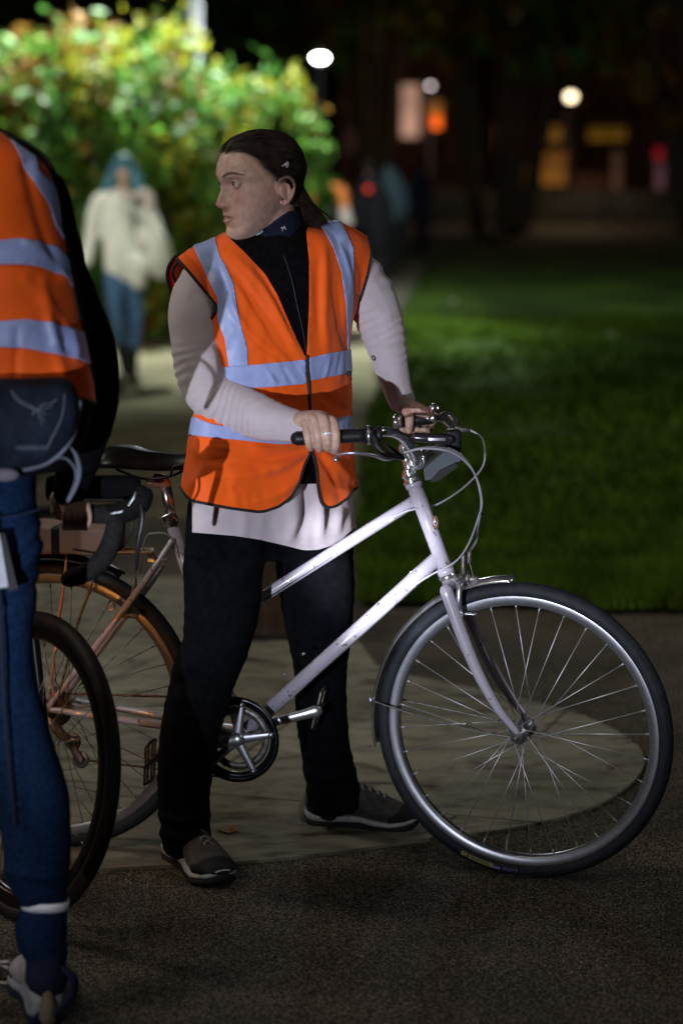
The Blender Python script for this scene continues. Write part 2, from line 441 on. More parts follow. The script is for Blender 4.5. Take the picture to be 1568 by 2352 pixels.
# lawn with its near edge across the picture, and the path that runs off between lawn and bushes
LN = [gr(826, 1392), gr(1000, 1398), gr(1250, 1404), gr(1568, 1412), gr(2600, 1440)]
lawn_pts = [p.xy for p in LN] + [Vector((30, 9)), Vector((42, 48)), gr(1070, 560).xy, gr(985, 600).xy, gr(930, 700).xy, gr(880, 850).xy, gr(842, 1050).xy, gr(828, 1250).xy]
sheet('path', [(-12, 11.2), (0.30, 11.2), (0.45, 14), gr(980, 600).xy, gr(1080, 560).xy, gr(1075, 545).xy, gr(850, 545).xy, gr(700, 600).xy, (-3.2, 26), (-12, 26)], 0.004, M['path'])
def in_poly(P, poly):
    return psdf(P, [(p[0], p[1]) for p in poly])
def lawn_build():
    xs = np.concatenate([np.arange(-0.6, 4, 0.05), np.arange(4, 44, 0.5)]); ys = np.concatenate([np.arange(8.4, 14, 0.06), np.arange(14, 50, 0.3)])
    X, Y = np.meshgrid(xs, ys, indexing='ij'); P = np.stack([X.ravel(), Y.ravel()], 1)
    wob = np.array([mnoise.noise(Vector((p[0] * 3, p[1] * 3, 2))) for p in P]) * 0.08
    f = in_poly(P, lawn_pts) + wob
    Z = 0.02 + np.array([mnoise.noise(Vector((p[0] * 1.2, p[1] * 0.8, 0))) for p in P]) * 0.02 + np.clip(f, 0, 0.3) * 0.06
    V = np.hstack([P, Z[:, None]]); n = len(ys)
    I, J = np.meshgrid(np.arange(len(xs) - 1), np.arange(n - 1), indexing='ij'); a = (I * n + J).ravel()
    F = np.stack([a, a + n, a + n + 1, a + 1], 1)
    V2, F2, _ = clip(V, F, f); return tag(mk('lawn', V2, F2, M['soil']), kind='structure')
lawn_build()
def grass_build():
    V = []; F = []; cnt = 0
    N_ = 42000
    ys = 8.8 + (rng.random(N_) ** 1.6) * 16; xs = (rng.random(N_) * 1.25 - 0.1) * ys * 0.16 + 0.0
    P = np.stack([xs, ys], 1); f = in_poly(P, lawn_pts) + np.array([mnoise.noise(Vector((p[0] * 3, p[1] * 3, 2))) for p in P]) * 0.08
    for (x, y), g in zip(P, f):
        if g < -0.01: continue
        k = mnoise.noise(Vector((x * 1.3, y * 1.3, 5))); h = (0.035 + 0.03 * random.random()) * (1 + 0.7 * k) * (1 + y * 0.02)
        a = random.random() * 6.28; w = 0.004 + y * 0.0004; dx, dy = math.cos(a), math.sin(a); lx, ly = (random.random() - .5) * h, (random.random() - .5) * h
        V += [(x - w * dx, y - w * dy, 0.02), (x + w * dx, y + w * dy, 0.02), (x + lx, y + ly, 0.03 + h)]; F.append([cnt, cnt + 1, cnt + 2]); cnt += 3
    return tag(mk('grass', V, F, M['grass'], smooth=False), 'short dark green grass of the park lawn', 'grass', kind='stuff')
grass_build()
# few fallen leaves on the slab
def leaf(name, u, v, r, col, label):
    p = gr(u, v, 0.014); pts = []
    for k in range(14):
        t = 2 * math.pi * k / 14; q = r * (1 + 0.25 * math.sin(3 * t)); pts.append(p + Vector((q * math.cos(t), q * 0.6 * math.sin(t), 0.004 * math.sin(2 * t))))
    V, F = extrude_poly(pts, Vector((0, 0, 0.002))); tag(mk(name, V, F, col, smooth=False), label, 'leaf', 'fallen leaves')
lf = mat('dry_leaf', (0.20, 0.10, 0.035), 0.7, var=0.4, vscale=60)
leaf('fallen_leaf', 830 // 1, 1897, 0.0, lf, 'x') if False else None
leaf('fallen_leaf', 1402, 1742 + 20, 0.012, lf, 'dry brown fallen leaf on the slab seen through the right side of the front wheel')
leaf('fallen_leaf', 522, 1907, 0.026, lf, 'dry curled fallen leaf on the stone slab just right of the near trouser cuff')
lw = mat('pale_litter', (0.4, 0.42, 0.38), 0.7, var=0.2)
for (u, v, lab) in ((1040, 692, 'small pale scrap of litter on the far lawn right of her shoulder'), (1403, 766, 'small pale scrap of litter on the lawn far to the right')):
    p = gr(u, v, 0.06); V, F = ellipsoid(p, (0.045, 0.03, 0.02), n=10); V += (rng.random(V.shape) - .5) * 0.012; tag(mk('litter_scrap', V, F, lw), lab, 'litter', 'scraps of litter on the lawn')

# dark timber block behind her legs
def block_build():
    t = empty('timber_block', gr(615, 1478), 'dark brown timber bench block standing on the slab behind her legs', 'bench')
    c = gr(615, 1478); c.y += 0.16
    V, F = box((c.x, c.y, 0.185), (0.16, 0.30, 0.33), bev=0.008); mk('timber_body', V, F, M['brown_wood'], t, smooth=False)
    V, F = box((c.x, c.y, 0.365), (0.18, 0.32, 0.028), bev=0.006); mk('timber_top', V, F, M['brown_wood'], t, smooth=False)
    V, F = box((c.x, c.y, 0.012), (0.15, 0.28, 0.024)); mk('foot_plate', V, F, mat('black_plate', (.02, .02, .02), .5), t, smooth=False)
block_build()

# ================================================================== BACKGROUND
def emis(name, color, strength, var=0.0, scale=3.0):
    m = bpy.data.materials.new(name); m.use_nodes = True; nt = m.node_tree; b = nt.nodes['Principled BSDF']
    b.inputs['Base Color'].default_value = (0.05, 0.05, 0.05, 1)
    b.inputs['Emission Color'].default_value = (*color, 1); b.inputs['Emission Strength'].default_value = strength
    if var:
        tc = nt.nodes.new('ShaderNodeTexCoord'); nz = nt.nodes.new('ShaderNodeTexNoise'); nz.inputs['Scale'].default_value = scale
        mr = nt.nodes.new('ShaderNodeMapRange'); mr.inputs[1].default_value = .35; mr.inputs[2].default_value = .65; mr.inputs[3].default_value = strength * (1 - var); mr.inputs[4].default_value = strength * (1 + var)
        nt.links.new(tc.outputs['Object'], nz.inputs['Vector']); nt.links.new(nz.outputs['Fac'], mr.inputs[0]); nt.links.new(mr.outputs[0], b.inputs['Emission Strength'])
    return m
dark_metal = mat('dark_metal', (0.03, 0.03, 0.032), 0.5, 0.6)
grey_pole = mat('grey_pole', (0.40, 0.42, 0.46), 0.5, 0.3)
def street_lamp(u, v, Y, r, col, e, label, globe=(1, 1, 0.8), light=None, polem=dark_metal):
    c = at(u, v, Y); t = empty('street_lamp', (c.x, c.y, 0), label, 'street lamp', 'lit street lamps in the park')
    V, F = tube([(c.x, c.y, 0), (c.x, c.y, 0.9), (c.x, c.y, 0.95), (c.x, c.y, c.z - r)], [0.09, 0.08, 0.05, 0.045], smoothpath=False); mk('pole', V, F, polem, t)
    R = r
    V, F = ellipsoid(c, (R * globe[0], R * globe[1], R * globe[2]), n=24); mk('lamp_globe', V, F, emis('lamp_glow', col, e), t)
    V, F = lathe([(0.02, R * globe[2] + 0.1), (R * 0.5, R * globe[2] + 0.05), (R * 0.7, R * globe[2] * 0.7), (0.0, R * globe[2] * 0.75)], c, (0, 0, 1), 24); mk('lamp_cap', V, F, dark_metal, t)
    V, F = lathe([(0.05, -R * globe[2] - 0.12), (0.09, -R * globe[2] - 0.08), (R * 0.55, -R * globe[2] * 0.8), (0.0, -R * globe[2] * 0.75)], c, (0, 0, 1), 24); mk('lamp_collar', V, F, dark_metal, t)
    return t
street_lamp(735, 133, 34, 0.06, (0.93, 0.98, 1.0), 260, 'white street lamp shining just right of the lit bushes', (1.5, 1, .5))
street_lamp(1310, 222, 60, 0.12, (1.0, 0.80, 0.50), 5.5, 'warm globe street lamp shining on the right of the picture', (1, 1, 1))
street_lamp(988, 197, 72, 0.07, (0.85, 0.72, 0.72), 5, 'faint pinkish street lamp above the orange window')
# tall pole whose lamp, above the frame, lights the bushes
def tall_lamp():
    c0 = at(452, 88, 24.6); c1 = at(447, 0, 24.6); x = c0.x
    t = empty('street_lamp', (x, 24.6, 0), 'tall pale lamp post rising behind the lit bushes at the top left', 'street lamp', 'lit street lamps in the park')
    V, F = tube([(x, 24.6, 0), (x, 24.6, 1.2), (x - .01, 24.6, 1.25), (x - .03, 24.6, 5.4)], [0.09, 0.09, 0.072, 0.06], smoothpath=False); mk('pole', V, F, grey_pole, t)
    V, F = tube([(x - .03, 24.6, 5.35), (x - 0.1, 24.4, 5.6), (x - .2, 23.9, 5.7)], 0.035); mk('lamp_arm', V, F, grey_pole, t)
    V, F = box((x - .25, 23.6, 5.68), (0.22, 0.6, 0.1), bev=0.03); mk('lamp_head', V, F, grey_pole, t)
    V, F = box((x - .25, 23.6, 5.62), (0.16, 0.5, 0.02)); mk('lamp_lens', V, F, emis('lens_glow', (0.9, 1, .95), 60), t)
    lamp('bush_lamp_light', 'SPOT', (x - .25, 23.4, 5.58), 8000, (0.90, 1.0, 0.86), 0.12, (x - .7, 21.9, 0), 86, 0.5)
    lamp('bush_front_fill', 'SPOT', (-4.6, 12.5, 4.4), 1500, (1.0, 0.96, 0.80), 0.2, (-1.9, 21.5, 1.6), 46, 0.7)  # unseen fill added to brighten the front of the bushes
tall_lamp()

# bushes: thousands of separate leaves on branching stems
leaf_cols = [('leaf_green', (0.085, 0.20, 0.028)), ('leaf_yellow', (0.20, 0.20, 0.018)), ('leaf_rust', (0.15, 0.075, 0.014)), ('leaf_dark', (0.04, 0.11, 0.02))]
LM = []
for nme, c in leaf_cols:
    m = mat(nme, c, 0.55, var=0.25, vscale=3, spec=0.25); b = m.node_tree.nodes['Principled BSDF']
    b.inputs['Transmission Weight'].default_value = 0.0
    tr = m.node_tree.nodes.new('ShaderNodeBsdfTranslucent'); mxs = m.node_tree.nodes.new('ShaderNodeMixShader'); mxs.inputs[0].default_value = 0.35
    m.node_tree.links.new(b.inputs['Base Color'].links[0].from_socket, tr.inputs['Color'])
    out = m.node_tree.nodes['Material Output']; m.node_tree.links.new(b.outputs[0], mxs.inputs[1]); m.node_tree.links.new(tr.outputs[0], mxs.inputs[2]); m.node_tree.links.new(mxs.outputs[0], out.inputs['Surface'])
    LM.append(m)
bark = mat('bark', (0.06, 0.04, 0.025), 0.9, var=0.3, vscale=12, bump=0.5)
def bush(cx, cy, w, d, h, z0, n, wts, lsize, label, seed, group='leafy bushes beside the path', name='bush', hang=0.3, stems=6, th=0.0):
    r = np.random.default_rng(seed); t = empty(name, (cx, cy, 0), label, 'bush' if name == 'bush' else 'tree', group)
    parts = []
    tips = []
    for k in range(stems):
        a = r.random() * 6.28; q = r.random() ** 0.5
        tip = (cx + w * 0.38 * q * math.cos(a), cy + d * 0.38 * q * math.sin(a), z0 + h * (0.5 + 0.45 * r.random())); tips.append(tip)
        b0 = (cx + w * .06 * math.cos(a), cy + d * .06 * math.sin(a), 0)
        mid = (b0[0] * .55 + tip[0] * .45 + r.normal() * .06, b0[1] * .55 + tip[1] * .45, tip[2] * 0.5)
        parts.append(tube([b0, mid, tip], [0.035 + th, 0.025 + th * .6, 0.008], n=8, sub=4))
        for _ in range(3):
            e = (tip[0] + r.normal() * w * .12, tip[1] + r.normal() * d * .12, tip[2] + r.random() * h * .15); parts.append(tube([mid, ((mid[0] + e[0]) / 2, (mid[1] + e[1]) / 2, (mid[2] + e[2]) / 2 + .05), e], [0.014, 0.01, 0.004], n=6, sub=3))
    V, F = join(parts); mk('stem' if name == 'bush' else 'trunk', V, F, bark, t)
    # clump centres
    nc = max(14, n // 70); C = []
    for _ in range(nc):
        a = r.random() * 6.28; q = r.random() ** 0.4; zz = r.random(); R = (1 - 0.55 * max(0, zz - .45) ** 1.2) * (0.8 + 0.35 * r.random())
        C.append((cx + w / 2 * q * R * math.cos(a), cy + d / 2 * q * R * math.sin(a), z0 + h * zz * (0.92 + .12 * r.random())))
    C = np.array(C); ci = r.integers(0, nc, n); P = C[ci] + r.normal(size=(n, 3)) * np.array([w, d, h]) * 0.055
    cw = r.choice(len(wts), nc, p=np.array(wts) / sum(wts)); mi = np.where(r.random(n) < 0.86, cw[ci], r.choice(len(wts), n, p=np.array(wts) / sum(wts)))
    V = []; F = []; c = 0
    for p in P:
        ax = r.normal(size=3); ax[2] -= hang; ax /= np.linalg.norm(ax); s = lsize * (0.6 + 0.8 * r.random()); bt = np.cross(ax, r.normal(size=3)); bt /= np.linalg.norm(bt); nn = np.cross(ax, bt)
        V += [p, p + ax * s * .5 + bt * s * .28 + nn * s * .06, p + ax * s, p + ax * s * .5 - bt * s * .28 + nn * s * .06]; F.append([c, c + 1, c + 2, c + 3]); c += 4
    o = mk('foliage', V, F, LM, t, smooth=False); o.data.polygons.foreach_set('material_index', mi.astype(np.int32))
    return t
def bpos(u, Y): return at(u, 700, Y).x
bush(bpos(80, 23), 23.0, 2.5, 1.8, 2.62, 0.0, 6500, (2, .6, 6, 3), 0.15, 'rust and green leafed bush at the left edge behind the vest wearer', 1)
bush(bpos(270, 22.6), 22.6, 2.1, 1.8, 2.75, 0.0, 6500, (4, 4, .6, 3), 0.14, 'tallest bush with yellow and rust leaves behind the walker in white', 2)
bush(bpos(455, 22.4), 22.4, 2.0, 1.8, 2.36, 0.0, 6000, (5, 4, .3, 3), 0.13, 'yellow green bush between the walker in white and her head', 3)
bush(bpos(596, 22.8), 22.8, 1.35, 1.5, 2.30, 0.0, 4800, (6, 1, .05, 4), 0.13, 'bright green bush at the right end of the row, behind her head', 4)
bush(bpos(-110, 22.2), 22.2, 1.8, 1.6, 2.45, 0.0, 3200, (4, .5, 1, 4), 0.12, 'dark green bush on the far left behind the vest wearer', 5)
# dark tall trees closing the view
for k, (u, Y, w, h, z0, lab) in enumerate(((1150, 52, 9, 9, 4.2, 'tall dark tree standing left of the warm globe lamp'), (1640, 50, 9, 10, 3.0, 'tall dark tree at the right edge of the park'),
                                           (830, 58, 8, 9, 4.6, 'tall dark tree behind the white street lamp'), (350, 60, 11, 9, 4.0, 'tall dark tree behind the lit bushes'))):
    bush(at(u, 300, Y).x, Y, w, 5, h, z0, 2600, (1, 0.4, 1, 4), 0.55, lab, 30 + k, 'tall dark trees at the end of the park', 'tree', stems=5, th=0.14)

# far buildings with lit windows
brick = mat('dark_brick', (0.16, 0.075, 0.05), 0.9, var=0.3, vscale=1.5, bump=0.4, bscale=20)
frame_m = mat('window_frame', (0.2, 0.18, 0.16), 0.6)
def building(u0, u1, Y, h, label, wins, d=9, roofc=(0.05, 0.045, 0.045)):
    x0 = at(u0, 300, Y).x; x1 = at(u1, 300, Y).x; cx = (x0 + x1) / 2
    t = empty('building', (cx, Y, 0), label, 'building', 'buildings at the far end of the park')
    V, F = box((cx, Y + d / 2, h / 2), (x1 - x0, d, h)); mk('wall', V, F, brick, t, smooth=False)
    P = [Vector((x0 - .3, Y - .3, h)), Vector((x0 - .3, Y + d + .3, h)), Vector((x0 - .3, Y + d / 2, h + 2.2))]
    V, F = extrude_poly([p + Vector(((x1 - x0 + .6) / 2, 0, 0)) for p in P], Vector((x1 - x0 + .6, 0, 0))); mk('roof', V, F, mat('slate_roof', roofc, .7), t, smooth=False)
    for (a, b, v0, v1, col, e, nm) in wins:
        p0 = at(a, v1, Y - .1); p1 = at(b, v0, Y - .1); c = (p0 + p1) / 2; w = p1.x - p0.x; hh = p1.z - p0.z
        V, F = box((c.x, Y - .02, c.z), (w + .2, 0.16, hh + .2)); fr = mk(nm, V, F, frame_m, t, smooth=False)
        V, F = box((c.x, Y - .13, c.z), (w, 0.05, hh)); mk('pane', V, F, emis('lit_pane', col, e, 0.35, 0.6), fr, smooth=False)
        if w > .8:
            V, F = join([box((c.x, Y - .17, c.z), (0.07, 0.03, hh)), box((c.x, Y - .175, c.z + hh * .15), (w, 0.03, 0.06))]); mk('glazing_bar', V, F, frame_m, fr, smooth=False)
    return t
building(780, 1085, 84, 9.5, 'brick building with a tall pinkish lit doorway left of the orange window', [
    (922, 962, 195, 315, (1.0, 0.55, 0.38), 0.40, 'window'), (978, 1014, 232, 262, (1.0, 0.38, 0.05), 0.22, 'window'), (983, 1012, 264, 294, (1.0, 0.14, 0.01), 1.5, 'window'),
    (800, 850, 300, 345, (1, .4, .25), 0.022, 'window'), (815, 860, 240, 270, (1, .4, .25), 0.018, 'window'), (870, 900, 90, 130, (1, .4, .25), 0.010, 'window')])
building(1090, 1470, 92, 8.5, 'low building with dim amber shop windows behind the warm globe lamp', [
    (1138, 1160, 285, 350, (1.0, 0.32, 0.03), 0.28, 'window'), (1236, 1288, 290, 325, (1.0, 0.42, 0.035), 0.15, 'window'), (1245, 1298, 350, 425, (1.0, 0.36, 0.05), 0.16, 'window'),
    (1350, 1436, 294, 322, (1.0, 0.46, 0.03), 0.10, 'window'), (1404, 1426, 350, 440, (1.0, .45, .25), 0.05, 'window'), (1180, 1225, 380, 440, (1.0, .35, .1), 0.035, 'window'), (1320, 1390, 400, 450, (1.0, .3, .12), 0.03, 'window')])
building(1475, 1760, 88, 8.0, 'dark building at the right edge with one narrow red lit window', [
    (1502, 1520, 340, 365, (1.0, 0.03, 0.06), 0.20, 'window'), (1504, 1524, 372, 440, (1.0, .42, .5), 0.07, 'window')])
building(-300, 775, 90, 10.5, 'long unlit building hidden behind the bushes on the left', [])
# low kerb wall in front of the far buildings
V, F = box((at(1290, 470, 60).x, 60, 0.4), (7.6, 0.4, 0.8), bev=0.05)
tag(mk('low_wall', V, F, mat('wall_stone', (0.04, 0.04, 0.04), .9, var=.4, vscale=2)), 'low grey stone wall at the far end of the lawn', 'wall')
lamp('far_lamp_light', 'POINT', at(1310, 300, 57), 120, (1.0, 0.70, 0.38), 0.2)
lamp('far_white_light', 'POINT', (-0.2, 27.5, 3.6), 520, (0.85, 0.95, 1.0), 0.1)  # unseen source, set well ahead of the white street lamp to light the walkers
# unseen lights placed out of frame on the right to wash the lawn
lamp('lawn_wash_light', 'SPOT', (9.0, 15.0, 9.0), 1150, (1.0, 0.98, 0.74), 0.3, (3.6, 23, 0), 108, 1.0)
lamp('lawn_wash_light', 'SPOT', (9.0, 11.0, 8.0), 2600, (1.0, 0.98, 0.74), 0.3, (3.2, 12.2, 0), 58, 1.0)  # second source, added to brighten the near lawn
lamp('faint_lamp_light', 'POINT', at(988, 215, 70), 230, (1.0, 0.72, 0.55), 0.2)
# ================================================================== BICYCLES
M['frame_white'] = mat('lilac_white_enamel', (0.40, 0.37, 0.44), 0.26, var=0.05, vscale=25, coat=0.5)
def scuffs(m, dens=0.63):
    nt = m.node_tree; b = nt.nodes['Principled BSDF']; src = b.inputs['Base Color'].links[0].from_socket
    tc = nt.nodes.new('ShaderNodeTexCoord'); nz = nt.nodes.new('ShaderNodeTexNoise'); nz.inputs['Scale'].default_value = 70; nz.inputs['Detail'].default_value = 5
    gt = nt.nodes.new('ShaderNodeMath'); gt.operation = 'GREATER_THAN'; gt.inputs[1].default_value = dens
    mx = nt.nodes.new('ShaderNodeMix'); mx.data_type = 'RGBA'; mx.inputs[7].default_value = (0.16, 0.13, 0.12, 1)
    L = nt.links.new; L(tc.outputs['Object'], nz.inputs['Vector']); L(nz.outputs['Fac'], gt.inputs[0]); L(gt.outputs[0], mx.inputs[0]); L(src, mx.inputs[6]); L(mx.outputs[2], b.inputs['Base Color'])
scuffs(M['frame_white'], 0.655)
M['chrome'] = mat('chrome', (0.78, 0.79, 0.82), 0.20, 0.93, var=0.15, vscale=40, bump=0.05, bscale=50)
M['alu'] = mat('brushed_aluminium', (0.50, 0.51, 0.56), 0.33, 0.88, var=0.08, vscale=60)
M['dull_steel'] = mat('dull_steel', (0.22, 0.20, 0.19), 0.5, 0.8, var=0.4, vscale=90)
M['rubber'] = mat('tyre_rubber', (0.020, 0.023, 0.030), 0.6, spec=0.25, var=0.2, vscale=50, bump=0.5, bscale=350)
M['black_plastic'] = mat('black_plastic', (0.010, 0.010, 0.011), 0.45, spec=0.3, var=0.2)
M['black_metal'] = mat('black_enamel', (0.010, 0.009, 0.010), 0.35, 0.0)
M['cable'] = mat('grey_cable', (0.34, 0.34, 0.38), 0.4)
M['chain'] = mat('rusty_chain', (0.12, 0.075, 0.045), 0.5, 0.7, var=0.5, vscale=150)
M['saddle'] = mat('black_leather', (0.008, 0.0075, 0.0075), 0.36, spec=.35, var=0.3, vscale=30, bump=0.15, bscale=120)
M['tan_box'] = mat('tan_board', (0.20, 0.13, 0.10), 0.8, var=0.08, vscale=5)
M['copper'] = mat('pinkish_metal', (0.70, 0.42, 0.36), 0.4, 0.6)
M['decal_yellow'] = mat('decal_yellow', (0.42, 0.36, 0.13), 0.7, var=0.3, vscale=200)
M['decal_purple'] = mat('decal_purple', (0.34, 0.22, 0.55), 0.7, var=0.3, vscale=200)
M['tape'] = mat('bar_tape', (0.008, 0.008, 0.008), 0.85, spec=.15, var=0.6, vscale=300, color2=(0.028, 0.024, 0.024), bump=0.8, bscale=260)
M['red_lens'] = mat('red_reflector', (0.45, 0.02, 0.02), 0.2)

class Frame2D:
    def __init__(s, A, B):
        s.A = A; s.f = (A - B); s.f.z = 0; s.f.normalize(); s.n = Vector((s.f.y, -s.f.x, 0)); 
        if s.n.y > 0: s.n = -s.n
    def p(s, u, v, w=0.0): return onplane(u, v, s.A + s.n * w, s.n)
def rot(v, axis, a): return Quaternion(axis, a) @ v

def wheel(parent, C, ax, fwd, R, tr, nsp=36, spoke_m=None, rim_m=None, hubw=0.05, tyre_m=None, seed=0, flange=0.022, decal=False, spr=0.0011, rimh=0.022, phase=0.0, cassette=False):
    """C hub centre, ax axle dir, fwd a unit vector in the wheel plane"""
    spoke_m = spoke_m or M['chrome']; rim_m = rim_m or M['alu']; tyre_m = tyre_m or M['rubber']
    up = ax.cross(fwd).normalized()
    if up.z < 0: up = -up
    Rm = R - tr
    prof = [(Rm + tr * math.cos(t) * (1.0), tr * 1.0 * math.sin(t)) for t in np.linspace(-2.55, 2.55, 22)]
    ri = Rm - tr * .78
    prof += [(ri - .004, tr * .50), (ri - .004, -tr * .50)]
    rb = ri - rimh
    rimp = [(ri + .003, tr * .56), (ri + .004, tr * .68), (ri, tr * .72), (rb + .004, tr * .68), (rb, tr * .45), (rb - .0015, 0), (rb, -tr * .45), (rb + .004, -tr * .68), (ri, -tr * .72), (ri + .004, -tr * .68), (ri + .003, -tr * .56)]
    V, F = lathe(rimp, C, ax, 128, closed=True); w = mk('wheel', V, F, rim_m, parent)
    V, F = lathe(prof, C, ax, 160, closed=True); mk('tyre', V, F, tyre_m, w)
    hp = [(0.006, -hubw - .016), (0.009, -hubw - .016), (0.009, -hubw), (flange, -hubw + .002), (flange, -hubw + .007), (0.012, -hubw + .013), (0.0105, 0), (0.012, hubw - .013), (flange, hubw - .007), (flange, hubw - .002), (0.009, hubw), (0.009, hubw + .016), (0.006, hubw + .016), (0.0, hubw + .016)]
    V, F = lathe([(0.0, -hubw - .016)] + hp, C, ax, 24); mk('hub', V, F, M['alu'], w)
    for k in range(nsp):
        side = 1 if k % 2 else -1; pair = (k // 2) % 2
        ar = 2 * math.pi * k / nsp + phase
        ah = ar + (1 if pair else -1) * math.radians(62)
        a = C + (fwd * math.cos(ah) + up * math.sin(ah)) * (flange * .85) + ax * side * (hubw - .004)
        b = C + (fwd * math.cos(ar) + up * math.sin(ar)) * (rb + .001) + ax * side * 0.003
        c = b + (a - b).normalized() * 0.014
        V, F = join([tube([a, b], spr, n=6, caps='flat'), tube([c, b], spr * 1.9, n=6, caps='flat')]); mk('spoke', V, F, spoke_m, w)
    va = 2 * math.pi * (nsp // 2 + .5) / nsp
    return w, up

# ------------------------------------------------------------------ her bicycle
A0 = gr(1211, 2012); B0 = gr(134, 1947); K = Frame2D(A0, B0)
R1 = 0.360
def her_bike():
    t = empty('bicycle', K.A.lerp(B0, 0.5), 'lilac white bicycle with chrome front mudguard straddled by the woman in the orange vest', 'bicycle')
    p = K.p; n = K.n; f = K.f; up = Vector((0, 0, 1))
    fr = M['frame_white']
    ht0 = p(950, 1112); ht1 = p(1024, 1312); sa = (ht0 - ht1).normalized()     # head tube
    bb = p(556, 1686); st0 = p(392, 1195); rh = p(130, 1617)
    rh = B0 + Vector((0, 0, R1)) ; rh = onplane(130, 1617, K.A, K.n)
    # main frame
    parts = [tube([ht0, ht1], 0.0185, n=24, caps='flat'), tube([p(953, 1150), p(610, 1366), p(487, 1444)], 0.0145, n=20, caps='flat', smoothpath=False),
             tube([p(1008, 1278), bb], 0.0175, n=20, caps='flat'), tube([st0, bb], 0.0150, n=20, caps='flat'),
             tube([bb - n * .036, bb + n * .036], 0.021, n=24, caps='flat')]
    for q in (ht0, ht1): parts.append(tube([q - sa * .007, q + sa * .007], 0.0215, n=24, caps='flat'))
    V, F = join(parts); frame = mk('frame', V, F, fr, t)
    for s in (1, -1):
        a = p(402, 1238) + n * s * 0.012; m_ = p(330, 1350) + n * s * 0.052; b = rh + n * s * 0.062 + f * .005 + up * .012
        V, F = tube([a, m_, b], [0.0088, 0.0085, 0.007], n=14, sub=8); mk('seat_stay', V, F, fr, frame)
        a = bb + n * s * 0.030 - f * .01; m_ = bb.lerp(rh, .35) + n * s * 0.038; b = rh + n * s * 0.062 + f * .01
        V, F = tube([a, m_, b], [0.0105, 0.010, 0.0075], n=14, sub=8); mk('chain_stay', V, F, fr, frame)
        V, F = lathe([(0, -.003), (.017, -.003), (.017, .003), (0, .003)], rh + n * s * .062, n, 18); mk('dropout', V, F, M['dull_steel'], frame)
    # badge on the head tube
    c = p(997, 1198) + n * .0175 + f * .006; V, F = ellipsoid(c, (0.008, 0.004, 0.017), n=20); mk('head_badge', V, F, mat('navy_badge', (.02, .03, .12), .25, var=.5, vscale=300, color2=(.35, .2, .08)), frame)
    V, F = lathe([(.0045, -.001), (.0062, 0), (.0045, .001)], c + n * .0035, n, 20, closed=True); mk('badge_rim', V, F, M['alu'], frame)
    for u, v in ((700, 1512), (655, 1558)):
        q = p(u - 2, v + 8) + up * 0.017; V, F = lathe([(0, 0), (.005, 0), (.005, .006), (0, .006)], q, (up - f * .5), 10); mk('bottle_boss', V, F, M['chrome'], frame)
    # headset
    for nm, q, pr in (('headset_top', ht0 + sa * .004, [(.0, 0), (.023, 0), (.024, .005), (.019, .009), (.018, .014), (.021, .017), (.021, .024), (.017, .027), (.016, .033), (.013, .036), (0, .036)]),
                      ('headset_bottom', ht1 - sa * .020, [(0, 0), (.019, 0), (.023, .004), (.024, .009), (.021, .012), (.0215, .017), (0, .017)])):
        V, F = lathe(pr, q, sa, 28); mk(nm, V, F, M['chrome'], t)
    # steering
    D = math.radians(9)
    ax = rot(n, sa, D)
    if rot(f, sa, D).y > f.y: ax = rot(n, sa, -D); D = -D
    fw = rot(f, sa, D)
    hub = p(1200, 1679); hub = Vector((hub.x, hub.y, hub.z)) 
    # fork
    cr = ht1 - sa * .028
    fparts = [tube([ht1 - sa * .018, cr - sa * .012], [.0185, .0195], n=20, caps='flat'), tube([cr - ax * .043 - sa * .010, cr - sa * .004, cr + ax * .043 - sa * .010], [.0125, .016, .0125], n=16, sub=6)]
    fork = None
    V, F = join(fparts); fork = mk('fork', V, F, fr, t)
    for s in (1, -1):
        off = ax * s
        a = cr + off * .043 - sa * .008; e = hub + off * .050 + up * .012
        b = cr + off * .046 - sa * .13; 
        L_ = (a - e).dot(sa); g = e - (a - sa * L_)    # forward offset at the end
        pts = [a, b, a - sa * L_ * .58 + off * .004 + g * .12, a - sa * L_ * .82 + off * .006 + g * .50, e]
        V, F = tube(pts, [.0135, .0130, .0115, .0090, .0065], n=16, sub=8, flat=1.15); mk('blade', V, F, fr, fork)
        V, F = join([lathe([(0, -.0025), (.015, -.0025), (.015, .0025), (0, .0025)], e - up * .012, ax, 18), lathe([(0, -.0025), (.0065, -.0025), (.0065, .0025), (0, .0025)], e - fw * .014 + up * .004, ax, 12)]); mk('fork_end', V, F, M['alu'], fork)
        V, F = join([lathe([(0, -.001), (.0095, -.001), (.0095, .006), (0, .006)], e - up * .012 + off * .004, off, 6), lathe([(0, 0), (.005, 0), (.005, .014), (0, .014)], e - up * .012 + off * .004, off, 12)]); mk('axle_nut', V, F, M['dull_steel'], fork)
    wheel(t, hub, ax, fw, R1, 0.0185, 32, hubw=.040, phase=.06, spoke_m=mat('steel_spoke', (.62, .62, .64), .42, .8))
    w_up = ax.cross(fw).normalized(); w_up = w_up if w_up.z > 0 else -w_up
    def wp(ang, r, o=0.0): a = math.radians(ang); return hub + (fw * math.cos(a) + w_up * math.sin(a)) * r + ax * o
    # mudguard: curved metal strip
    def guard(parent, wpf, a0, a1, r, hw, m, name='mudguard', nseg=60):
        rings = []
        for a in np.linspace(a0, a1, nseg):
            sec = []
            for k in np.linspace(-1, 1, 9): sec.append(wpf(a, r - 0.011 * abs(k) ** 2.2, hw * k))
            for k in np.linspace(1, -1, 9): sec.append(wpf(a, r - 0.011 * abs(k) ** 2.2 - .0018, hw * k * .96))
            rings.append(np.array([list(q) for q in sec]))
        V, F = ring_loft(rings); return mk(name, V, F, m, parent)
    gd = guard(t, wp, 93, 190, R1 + .016, .025, M['chrome'])
